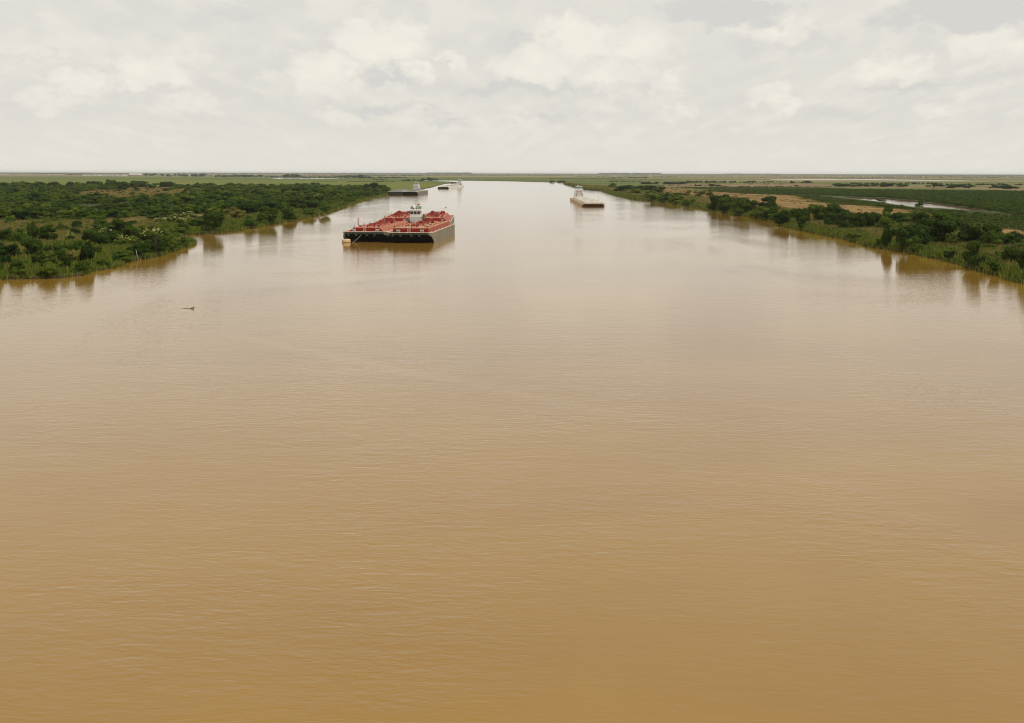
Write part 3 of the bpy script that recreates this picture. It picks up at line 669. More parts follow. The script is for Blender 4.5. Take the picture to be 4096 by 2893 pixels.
# bushes along the far row on the right and islands in the creek
for (a, b_, w_, h_) in [(610, 200, 145, 36), (785, 200, 55, 28), (730, 200, 60, 22), (848, 200, 65, 28), (915, 200, 60, 32), (1035, 200, 120, 36), (1170, 202, 90, 32), (1468, 207, 130, 40), (1655, 211, 130, 36), (1785, 213, 90, 32), (2010, 218, 70, 36), (2120, 219, 130, 36), (2220, 220, 60, 26), (300, 170, 90, 24), (167, 168, 40, 22), (200, 196, 30, 16)]:
    x, y, w, h = at(Z7(a, b_), w_, h_, 2.296, .3)
    plant('bush', 'dark bush clump in the row on the brown marsh beyond the creek', 'bush', 'row of dark bush clumps beyond the creek', 'darkbush', x, y, w * 1.05, h)
for (a, b_, w_, h_, lab) in [(1343, 366, 82, 44, 'round grey green bush standing in the narrow creek'), (955, 326, 55, 24, 'left bush of the pair at the creek edge'), (1005, 328, 60, 20, 'right bush of the pair at the creek edge')]:
    x, y, w, h = at(Z7(a, b_), w_, h_, 2.296, .3); plant('bush', lab, 'bush', None, 'bush', x, y, w, h, z=.2)
# tallest trees standing up from the rear of the left thicket
for (a, b_, w_, h_) in [(145, 205, 66, 50), (285, 210, 95, 62), (375, 195, 50, 40), (500, 200, 115, 50), (640, 200, 80, 44), (840, 190, 75, 52), (915, 188, 75, 52), (1015, 182, 78, 60), (1110, 215, 110, 62), (1210, 196, 95, 54), (1310, 192, 125, 42), (1530, 192, 115, 48), (1650, 200, 80, 36), (1900, 196, 90, 40), (2110, 205, 90, 44), (2230, 210, 90, 46), (30, 205, 80, 44)]:
    x, y, w, h = at(Z2(a, b_), w_, h_, 2.296, 3.0)
    plant('tree', 'tall dark tree rising from the rear edge of the left thicket', 'tree', 'tall trees at the rear edge of the left thicket', 'dark', x, y, w, h)

# --- scatters --------------------------------------------------------------
def jitter(pg, step):
    pg = np.array(pg); lo, hi = pg.min(0), pg.max(0)
    gx, gy = np.meshgrid(np.arange(lo[0], hi[0], step), np.arange(lo[1], hi[1], step))
    P = np.stack([gx.ravel(), gy.ravel()], 1) + rng.uniform(-.48, .48, (gx.size, 2)) * step
    return P[inpoly(P, pg)]
def inframe(P, m=60):
    a, b = topx(P); return (a > -m) & (a < 4096 + m)
PROTO = bpy.data.collections
def proto_coll(name, meshes):
    c = bpy.data.collections.new(name)
    for i, me in enumerate(meshes):
        o = bpy.data.objects.new('%s_%02d' % (name, i), me); c.objects.link(o)
    return c
def scatter(name, P, Z, S3, coll, nproto, label, cat):
    """one mass of plants: points carrying size and turn, each instanced with a leafy crown"""
    me = bpy.data.meshes.new(name); n = len(P)
    me.vertices.add(n); me.vertices.foreach_set('co', np.column_stack([P, Z]).astype(np.float32).ravel())
    a = me.attributes.new('size', 'FLOAT_VECTOR', 'POINT'); a.data.foreach_set('vector', np.asarray(S3, np.float32).ravel())
    a = me.attributes.new('turn', 'FLOAT', 'POINT'); a.data.foreach_set('value', rng.uniform(0, 6.28, n).astype(np.float32))
    a = me.attributes.new('pick', 'INT', 'POINT'); a.data.foreach_set('value', rng.integers(0, nproto, n).astype(np.int32))
    o = link(name, me); tag(o, label, cat, kind='stuff')
    ng = bpy.data.node_groups.new(name, 'GeometryNodeTree')
    ng.interface.new_socket('Geometry', in_out='INPUT', socket_type='NodeSocketGeometry')
    ng.interface.new_socket('Geometry', in_out='OUTPUT', socket_type='NodeSocketGeometry')
    N = ng.nodes; L = ng.links
    gi = N.new('NodeGroupInput'); go = N.new('NodeGroupOutput'); ip = N.new('GeometryNodeInstanceOnPoints')
    m2p = N.new('GeometryNodeMeshToPoints')
    ci = N.new('GeometryNodeCollectionInfo'); ci.inputs[0].default_value = coll; ci.inputs[1].default_value = True; ci.inputs[2].default_value = True
    def attr(nm, dt):
        k = N.new('GeometryNodeInputNamedAttribute'); k.data_type = dt; k.inputs[0].default_value = nm; return k.outputs[0]
    L.new(gi.outputs[0], m2p.inputs[0]); L.new(m2p.outputs[0], ip.inputs['Points'])
    L.new(ci.outputs[0], ip.inputs['Instance']); ip.inputs['Pick Instance'].default_value = True
    L.new(attr('pick', 'INT'), ip.inputs['Instance Index'])
    cx = N.new('ShaderNodeCombineXYZ'); L.new(attr('turn', 'FLOAT'), cx.inputs[2])
    L.new(cx.outputs[0], ip.inputs['Rotation']); L.new(attr('size', 'FLOAT_VECTOR'), ip.inputs['Scale'])
    L.new(ip.outputs[0], go.inputs[0])
    md = o.modifiers.new('plants', 'NODES'); md.node_group = ng
    return o
MEDD = [crown_mesh('thicket_crown', 700 + i, 'leaf_dark', 9, 90, .052, .85, .05, core=1) for i in range(4)] + [crown_mesh('thicket_crown', 720 + i, 'leaf_mid', 9, 90, .052, .85, .05, core=1) for i in range(4)]
LOWM = [crown_mesh('mangrove_crown', 740 + i, 'leaf_mangrove', 7, 46, .075, .75, -.05, core=1, spread=.38) for i in range(5)]
LOWG = [crown_mesh('marsh_crown', 760 + i, 'leaf_marsh', 7, 46, .075, .75, -.05, core=1, spread=.38) for i in range(4)]
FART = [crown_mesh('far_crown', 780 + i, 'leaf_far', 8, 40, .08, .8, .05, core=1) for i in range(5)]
cMED, cMAN, cMAR, cFAR = proto_coll('thicket_set', MEDD), proto_coll('mangrove_set', LOWM), proto_coll('marsh_set', LOWG), proto_coll('far_set', FART)
LFILL = [crown_mesh('filler_crown', 790 + i, 'leaf_mid', 8, 110, .055, .8, -.05, core=1, spread=.38) for i in range(3)] + [crown_mesh('filler_crown', 795 + i, 'leaf_dark', 8, 110, .055, .8, -.05, core=1, spread=.38) for i in range(2)]
cFIL = proto_coll('filler_set', LFILL)
placed_a = np.array(placed)

# the left thicket: nearest trees as single trees, the mass behind them as one wood
P = np.vstack([Q for Q in [jitter(thicket, 9.0)]])
P = P[inframe(P, 250)]
nz = fbm2(P, .012, 3.0); nf = fbm2(P, .004, 8.0)
keep = ((nz > -.42) & ~inpoly(P, np.array(tanp))) | (rng.random(len(P)) < .03)
far_open = (P[:, 1] > 1250) & (nf < .05); keep &= ~(far_open & (rng.random(len(P)) < .55))
keep &= ~((P[:, 1] < 1250) & (nf + .35 * nz < -.30) & (rng.random(len(P)) < .85))
P, nz = P[keep], nz[keep]
near = np.zeros(len(P), bool)
for (x, y, r) in placed: near |= (np.hypot(P[:, 0] - x, P[:, 1] - y) < r * .9)
P, nz = P[~near], nz[~near]
hgt = 3.2 + 5.0 * rng.random(len(P)) ** 2.2 + 2.0 * np.maximum(nz, 0)
hgt *= np.where(rng.random(len(P)) < .22, .6, 1.0)
hgt *= np.where(P[:, 1] > 1200, 1.0 + .25 * rng.random(len(P)), 1.0)
wid = hgt * rng.uniform(1.1, 1.5, len(P)) + 1.8
order = np.argsort(-(hgt / P[:, 1]) * inframe(P, -40))
single = order[:135]
SECT = ['by the left edge', 'above the leftmost tan reeds', 'above the dark waterside trees', 'behind the flowering shrubs', 'above the small inlet', 'above the overhanging bush', 'left of the red barges', 'near the moored barge']
for i in single:
    kd = 'mid' if rng.random() < .42 else 'dark'
    q = int(np.searchsorted([180, 360, 540, 720, 900, 1100, 1300], topx(P[i:i + 1])[0][0]))
    lab = '%s %s tree in the left thicket %s' % ('tall' if hgt[i] > 5.2 else 'low', 'fresh green' if kd == 'mid' else 'dark green', SECT[q])
    plant('tree', lab, 'tree', 'trees at the front of the dense left thicket', kd, float(P[i, 0]), float(P[i, 1]), float(wid[i]), float(hgt[i]))
rest = np.ones(len(P), bool); rest[single] = False
scatter('thicket_wood', P[rest], np.full(rest.sum(), GZ - .1), np.column_stack([wid[rest], wid[rest], hgt[rest]]), cMED, len(MEDD),
        'dense dark green wood covering the flat land of left bank', 'wood')
# a sprinkling of low bushes in the tan reed field and on the meadow edge
P = jitter(tanp, 17.0); P = P[rng.random(len(P)) < .28]
s = rng.uniform(2.0, 5.0, len(P))
scatter('reed_field_bushes', P, np.full(len(P), GZ), np.column_stack([s * 1.5, s * 1.5, s * .8]), cMED, len(MEDD), 'scattered low bushes in the tan reed field', 'bushes')

# mangrove-like scrub right of the dry strip, both sides of the creek
M1 = [G(*p) for p in [Z7(-300, 240), Z7(0, 232), Z7(500, 232), Z7(1000, 234), Z7(2296, 250), Z7(2500, 254), Z7(2500, 500), Z7(2296, 474), Z7(2000, 424), Z7(1840, 396), Z7(1560, 358), Z7(1300, 324), Z7(1000, 300), Z7(740, 292), Z7(500, 282), Z7(300, 275), Z7(0, 262), Z7(-300, 256)]]
M2 = [G(*p) for p in [Z6(1450, 236), Z6(2000, 244), Z7(0, 266), Z7(400, 290), Z7(640, 318), Z7(830, 346), Z7(930, 358), Z7(1100, 384), Z7(1250, 404), Z7(1400, 413), Z7(1600, 428), Z7(1800, 448), Z7(1940, 452), Z7(2296, 474), Z7(2500, 500), Z7(2500, 636), Z7(2296, 603), Z7(1750, 545), Z7(1350, 428), Z7(900, 382), Z7(600, 370), Z7(450, 346), Z7(200, 286), Z7(0, 278), Z6(1800, 266), Z6(1400, 243)]]
M2F = [G(*p) for p in [Z6(1450, 236), Z6(2000, 244), Z7(0, 256), Z7(400, 276), Z7(640, 298), Z7(700, 307), Z7(830, 323), Z7(930, 335), Z7(1100, 363), Z7(1250, 383), Z7(1400, 391), Z7(1600, 403), Z7(1800, 421), Z7(1960, 420), Z7(2296, 474), Z7(2500, 500), Z7(2500, 636), Z7(2296, 603), Z7(1750, 545), Z7(1350, 428), Z7(900, 382), Z7(600, 370), Z7(450, 346), Z7(200, 286), Z7(0, 278), Z6(1800, 266), Z6(1400, 243)]]
M1F = M1[:6] + [G(*p) for p in [Z7(2500, 500), Z7(2296, 472), Z7(1965, 416), Z7(1860, 401), Z7(1560, 364), Z7(1300, 329), Z7(1000, 304), Z7(740, 297), Z7(640, 289), Z7(300, 272), Z7(0, 255), Z7(-300, 250)]]
sheet('scrub_floor', M1F, .78, 'thicket_ground', step=20); sheet('creek_bank_floor', M2F, .79, 'thicket_ground', step=14)
P = jitter(M1, 5.6); P = P[inframe(P, 150)]; nz = fbm2(P, .01, 5.0)
h = 1.9 + 1.3 * rng.random(len(P)) + 1.0 * np.maximum(nz, -.5); w = h * 1.3 + 2.6
scatter('mangrove_scrub', P, np.full(len(P), GZ - .1), np.column_stack([w, w, h]), cMAN, len(LOWM), 'dense dark green scrub covering the marsh beyond the creek', 'scrub')
P = jitter(M2, 4.2); P = P[inframe(P, 150)]; nz = fbm2(P, .02, 6.0); k = rng.random(len(P)) < .92; P, nz = P[k], nz[k]
h = 1.1 + 1.1 * rng.random(len(P)) + 1.2 * np.maximum(nz, -.5); w = h * 1.3 + 2.2
pk = fbm2(P, .015, 2.0) > -.05
for nm, q, cl, nn_, lb in (('creek_scrub', pk, cMAN, len(LOWM), 'dark green low scrub between creek and dry grass strip'), ('marsh_scrub', ~pk, cMAR, len(LOWG), 'pale green low scrub between creek and dry grass strip')):
    scatter(nm, P[q], np.full(q.sum(), GZ - .1), np.column_stack([w[q], w[q], h[q]]), cl, nn_, lb, 'scrub')
# light green marsh tufts and sparse bushes on the fields behind
P = jitter(light1, 9.0); s = rng.uniform(.8, 1.9, len(P))
scatter('light_marsh_tufts', P, np.full(len(P), GZ), np.column_stack([s * 5, s * 5, s]), cMAR, len(LOWG), 'light green marsh tufts left of the dark scrub', 'marsh plants')
def runs(lst):
    A = []; S = []
    for (zf, s, x0, x1, yb, hz, dens) in lst:
        n = max(1, int((x1 - x0) / hz * dens * 2.2))
        for k in range(n):
            a = random.uniform(x0, x1); b_ = yb + random.uniform(-.10, .10) * hz
            if zf is None: px, py = a, b_ + ROLL * (a - 2048)
            else: px, py = zf(a, b_)
            x, y = G(px, py); hh = hz / s * y / FPX * random.uniform(.45, 1.05); ww = hh * random.uniform(1.1, 2.2)
            A.append((x, y)); S.append((ww, ww, hh))
    return np.array(A), np.array(S)
FARL = [(Z2, 2.296, 1310, 1430, 98, 28, 1.6), (Z2, 2.296, 1480, 1900, 106, 28, .8), (Z2, 2.296, 1900, 2296, 110, 24, .8), (Z3, 3.28, 0, 500, 158, 36, 1.), (Z3, 3.28, 530, 780, 162, 18, 1.2),
        (Z3, 3.28, 780, 990, 162, 46, 1.4), (Z3, 3.28, 990, 1500, 166, 22, 1.1), (Z3, 3.28, 1500, 1760, 168, 40, 1.4), (Z3, 3.28, 1760, 1940, 176, 56, 1.6), (Z3, 3.28, 2000, 2296, 170, 18, .9),
        (Z3, 3.28, 1950, 2200, 200, 20, .5), (Z3, 3.28, 1150, 1480, 222, 7, 1.2), (Z3, 3.28, 1600, 2000, 222, 10, .8),
        (Z4, 5.467, 580, 1000, 240, 40, 1.0), (Z4, 5.467, 1000, 1080, 240, 80, 1.6), (Z4, 5.467, 1140, 1270, 240, 84, 1.4), (Z4, 5.467, 1290, 1370, 240, 62, 1.4), (Z4, 5.467, 60, 700, 175, 34, 1.0), (Z4, 5.467, 0, 440, 262, 30, .6), (Z4, 5.467, 1650, 1780, 285, 30, 1.0),
        (Z2, 2.296, 280, 620, 82, 14, 1.0), (Z2, 2.296, 600, 760, 94, 14, .8), (Z2, 2.296, 0, 280, 76, 7, .7), (Z2, 2.296, 620, 1200, 80, 8, .8)]
FARR = [(RM, 3.28, 0, 400, 158, 16, .9), (RM, 3.28, 0, 700, 135, 9, .7), (RM, 3.28, 400, 1300, 214, 14, .5), (RM, 3.28, 1400, 2296, 224, 16, .7), (RM, 3.28, 900, 2296, 190, 13, .5), (Z7, 2.296, 0, 1200, 200, 9, .5), (RM, 3.28, 400, 1000, 188, 44, 1.6), (RM, 3.28, 1000, 1650, 168, 30, 1.3), (RM, 3.28, 1100, 1200, 212, 26, 1.2), (RM, 3.28, 1300, 1460, 216, 36, 1.6), (RM, 3.28, 1700, 2100, 168, 28, .7), (RM, 3.28, 240, 510, 105, 18, 1.4), (RM, 3.28, 640, 880, 96, 12, 1.0), (RM, 3.28, 30, 170, 108, 12, 1.2), (RM, 3.28, 2050, 2296, 160, 20, .5),
        (Z7, 2.296, 700, 1500, 176, 20, .8), (Z7, 2.296, 1500, 2296, 188, 22, .8), (Z7, 2.296, 60, 360, 162, 12, .6), (Z6, 2.296, 0, 140, 158, 18, 1.6), (Z6, 2.296, 0, 600, 128, 6, .7), (Z7, 2.296, 560, 1300, 124, 4, .8)]
A, S = runs(FARL); scatter('far_left_trees', A, np.full(len(A), GZ), S, cFAR, len(FART), 'hazy line of far trees beyond the left meadow', 'far trees')
A, S = runs(FARR); scatter('far_right_trees', A, np.full(len(A), GZ), S, cFAR, len(FART), 'hazy scattered far trees on the right marsh', 'far trees')
HOR = [(None, 1.0, -100, 4200, 700.0, 2.3, 1.0), (None, 1.0, 1400, 4200, 703.5, 2.6, .45), (None, 1.0, -100, 1700, 705.5, 3.0, .35), (None, 1.0, 2300, 4200, 708.0, 3.0, .35), (None, 1.0, -100, 4200, 697.2, 3.0, 2.2), (None, 1.0, 700, 1700, 697.0, 4.6, 1.2), (None, 1.0, 1710, 1880, 697.0, 7.0, 2.5), (None, 1.0, 2400, 2640, 697.0, 7.0, 2.6), (None, 1.0, 2900, 3120, 697.2, 5.0, 1.6), (None, 1.0, 3500, 4196, 698.0, 3.6, 1.2)]
A, S = runs(HOR); S[:, :2] *= 2.2
scatter('horizon_trees', A, np.full(len(A), GZ), S, cFAR, len(FART), 'thin blue grey line of trees along the horizon', 'far trees')

# --- reeds -----------------------------------------------------------------
def bank_dist(P, line):
    L_ = np.array(line); d = np.full(len(P), 1e9)
    for i in range(0, len(L_) - 1):
        a, b = L_[i], L_[i + 1]
        if b[1] < 100 or a[1] > 2600: continue
        ab = b - a; tt = np.clip(((P - a) @ ab) / (ab @ ab), 0, 1); d = np.minimum(d, np.linalg.norm(P - (a + tt[:, None] * ab), axis=1))
    return d
GRN = np.array([(.062, .106, .010), (.108, .150, .016), (.165, .185, .025)]); TAN = np.array([(.29, .215, .075), (.38, .26, .11), (.34, .20, .08)])
def reeds(name, P, h, tan, label, blades=5, width=.10, gz=GZ):
    """reed bed: every stem is a leaning blade, green below, dry plume on top where the bed has gone to seed"""
    n = len(P) * blades
    B = np.repeat(P, blades, 0) + rng.normal(0, .28, (n, 2)); hh = np.repeat(h, blades) * rng.uniform(.6, 1.12, n); tn = np.repeat(tan, blades)
    k = np.maximum(1., np.repeat(P[:, 1], blades) / 420.)
    a = rng.uniform(0, math.pi, n); wx_, wy_ = np.cos(a) * width * k, np.sin(a) * width * k
    ln = rng.normal(0, .16, (n, 2)) * hh[:, None]
    z0 = np.full(n, gz - .3)
    V = np.empty((n, 4, 3))
    V[:, 0] = np.column_stack([B[:, 0] - wx_, B[:, 1] - wy_, z0]); V[:, 1] = np.column_stack([B[:, 0] + wx_, B[:, 1] + wy_, z0])
    mid = B + ln * .45
    V[:, 2] = np.column_stack([mid[:, 0] + wx_ * .8, mid[:, 1] + wy_ * .8, gz + hh * .62]); V[:, 3] = np.column_stack([B[:, 0] + ln[:, 0], B[:, 1] + ln[:, 1], gz + hh])
    g = GRN[rng.integers(0, 3, n)] * rng.uniform(.7, 1.3, (n, 1)); t_ = TAN[rng.integers(0, 3, n)] * rng.uniform(.75, 1.2, (n, 1))
    f = np.clip(tn + rng.normal(0, .22, n), 0, 1)[:, None]
    top = g * (1 - f) + t_ * f; base = g * (1 - f * .45) + t_ * f * .45
    Cc = np.empty((n, 4, 3)); Cc[:, 0] = base; Cc[:, 1] = base; Cc[:, 2] = base * .5 + top * .5; Cc[:, 3] = top
    i4 = np.arange(n * 4).reshape(n, 4)
    me = arrmesh(name, V.reshape(-1, 3), i4, 'reed', Cc.reshape(-1, 3))
    return tag(link(name, me), label, 'reeds', kind='stuff')
river_a = np.array(river)
# left: everything between the waterline and the thicket
LZ = [G(*p) for p in [(-260, 1116), (0, 1114), (244, 1109), (370, 1083), (470, 1065), (544, 1039), (679, 1006), (762, 980), (715, 945), (806, 938), (946, 925), (1037, 908), (1165, 884), (1266, 861), (1382, 829), (1446, 806), (1549, 779), (1556, 764),
      (1500, 776), (1390, 800), (1266, 826), (1150, 842), (1071, 848), (900, 862), (680, 868), (500, 876), (260, 886), (0, 894), (-260, 904)]]
near_part = [p for p in LZ]
P = jitter(LZ, .95); P = P[inframe(P, 60) & ~inpoly(P, river_a)]
P = P[(P[:, 1] < 700) | (rng.random(len(P)) < .45)]
d = bank_dist(P, leftbank)
nz = fbm2(P, .03, 4.0); n2 = fbm2(P, .15, 7.0)
tan = np.clip((d - 26) / 40., -.25, .5) + nz * .55 + n2 * .2
tan = np.where(P[:, 1] > 560, tan + .18, tan)
hh = 1.25 + .6 * n2 + .45 * rng.random(len(P)) - np.clip((3.0 - d) / 3.0, 0, .6)
reeds('left_bank_reeds', P, np.maximum(hh, .5), np.clip(tan, 0, .85), 'green and tan reed beds along the left bank')
P = jitter(tanp, 3.2); n2 = fbm2(P, .02, 7.0)
reeds('tan_field_reeds', P, 1.3 + .5 * rng.random(len(P)), np.clip(.8 + .4 * n2, 0.2, 1), 'tan reed field enclosed by the left thicket', blades=3, width=.16)
P = jitter(dry_strip, 1.9); P = P[inframe(P, 40)]; n2 = fbm2(P, .05, 27.0)
P, n2 = P[n2 > -.35], n2[n2 > -.35]
reeds('dry_strip_grass', P, .35 + .35 * rng.random(len(P)) + .3 * np.maximum(n2, 0), np.clip(.72 - .6 * n2, .25, 1), 'short dry grass covering the tan strip behind right bank', blades=3, width=.12, gz=1.0)
k = rng.random(len(P)) < .018 * (P[:, 1] / 700.)
sz = rng.uniform(.6, 1.7, k.sum())
scatter('dry_strip_shrubs', P[k], np.full(k.sum(), 1.0), np.column_stack([sz * 2.2, sz * 2.2, sz]), cMAR, len(LOWG), 'scattered small green shrubs on the dry grass strip', 'shrubs')
# right bank strip
RZ = [G(*p) for p in [(2258, 736), (2330, 756), (2404, 762), (2448, 777), (2540, 798), (2635, 807), (2744, 824), (2810, 835), (2897, 850), (2949, 861), (3071, 879), (3118, 902), (3183, 915), (3288, 937), (3392, 959), (3475, 985), (3619, 1007), (3706, 1027), (3793, 1042), (3858, 1064), (3937, 1088), (4011, 1108), (4096, 1134), (4300, 1200),
      (4300, 1000), (4096, 962), (3900, 945), (3700, 915), (3500, 895), (3300, 870), (3100, 838), (2950, 812), (2800, 795), (2700, 783), (2600, 772), (2500, 757), (2400, 747), (2330, 743), (2270, 734)]]
P = jitter(RZ, .85); P = P[inframe(P, 60) & ~inpoly(P, river_a)]
P = P[rng.random(len(P)) < np.clip(650. / P[:, 1], .12, 1.)]
d = bank_dist(P, rightbank)
nz = fbm2(P, .03, 14.0); n2 = fbm2(P, .15, 17.0)
tan = np.clip((d - 5) / 11., -.1, .62) + nz * .5 + n2 * .2
hh = 2.0 + .8 * n2 + .6 * rng.random(len(P)) - np.clip((3.0 - d) / 3.0, 0, .6)
reeds('right_bank_reeds', P, np.maximum(hh, .5), np.clip(tan, 0, .85), 'tall green and tan reed beds along the right bank')
for nm, bz, sgn, lb in (('left_bank_fringe', leftbank, 1, 'fringe of low grass dipping into water along left bank'), ('right_bank_fringe', rightbank, -1, 'fringe of low grass dipping into water along right bank')):
    A = []
    for i in range(len(bz) - 1):
        a, b_ = np.array(bz[i]), np.array(bz[i + 1])
        if not (150 < a[1] < 1700): continue
        d_ = b_ - a; n_ = np.array([d_[1], -d_[0]]); n_ = n_ / max(np.linalg.norm(n_), 1e-6)
        for k in range(int(np.linalg.norm(d_) * 2.2)): A.append(a + d_ * rng.random() + n_ * rng.uniform(-.6, 1.0))
    A = np.array(A)
    reeds(nm, A, rng.uniform(.5, 1.4, len(A)), rng.uniform(0, .3, len(A)), lb, gz=.25)
# filler undergrowth under the belts of trees on both banks
def fill(name, pg, step, prob, dmin, line, hs, label, seed):
    P = jitter(pg, step); P = P[inframe(P, 100) & ~inpoly(P, river_a)]; d = bank_dist(P, line)
    nz = fbm2(P, .035, seed); k = (d > dmin) & (nz > prob); P, nz = P[k], nz[k]
    h = hs * rng.uniform(.6, 1.25, len(P)) * (1 + .5 * np.maximum(nz, 0)); w = h * rng.uniform(1.3, 2.0, len(P))
    scatter(name, P, np.full(len(P), GZ - .1), np.column_stack([w, w, h]), cFIL, len(LFILL), label, 'undergrowth')
fill('left_undergrowth', LZ, 4.0, .08, .3, leftbank, 1.8, 'low leafy undergrowth between reeds and trees, left bank', 31.0)
fill('right_undergrowth', RZ, 3.4, -.32, 7.0, rightbank, 2.4, 'low leafy undergrowth between reeds and trees, right bank', 41.0)
LBZ = [p for p in leftbank if 200 < p[1] < 1500]; RBZ = [p for p in rightbank if 200 < p[1] < 3000]
for nm, bz, sgn, lb in (('left_waterline_bushes', LBZ, -1, 'low bushes hanging over the left waterline'), ('right_waterline_bushes', RBZ, 1, 'low bushes hanging over the right waterline')):
    A = []; S = []
    for p in bz:
        if rng.random() < .72:
            k = max(1, p[1] / 900); h = rng.uniform(.7, 1.7) * k ** .3; A.append((p[0] + sgn * rng.uniform(.2, 2.2), p[1] + rng.uniform(-1, 1))); w = h * rng.uniform(1.4, 2.4); S.append((w, w, h))
    scatter(nm, np.array(A), np.full(len(A), .35), np.array(S), cFIL, len(LFILL), lb, 'bushes')

# look-alikes that share a description: tell them apart by their order along the view
ORD = 'first second third fourth fifth sixth seventh eighth ninth tenth eleventh twelfth thirteenth fourteenth fifteenth sixteenth seventeenth eighteenth nineteenth twentieth'.split()
alike = {}
for o in C.objects:
    if o.parent is None and o.get('category') in ('tree', 'bush', 'shrub'): alike.setdefault(o['label'], []).append(o)
for lab, lst in alike.items():
    if 1 < len(lst) <= len(ORD):
        lst.sort(key=lambda q: q.location.x / q.location.y)
        for k, q in enumerate(lst):
            new = '%s, %s from left' % (lab, ORD[k])
            if len(new.replace(',', ' ').split()) <= 16: q['label'] = new

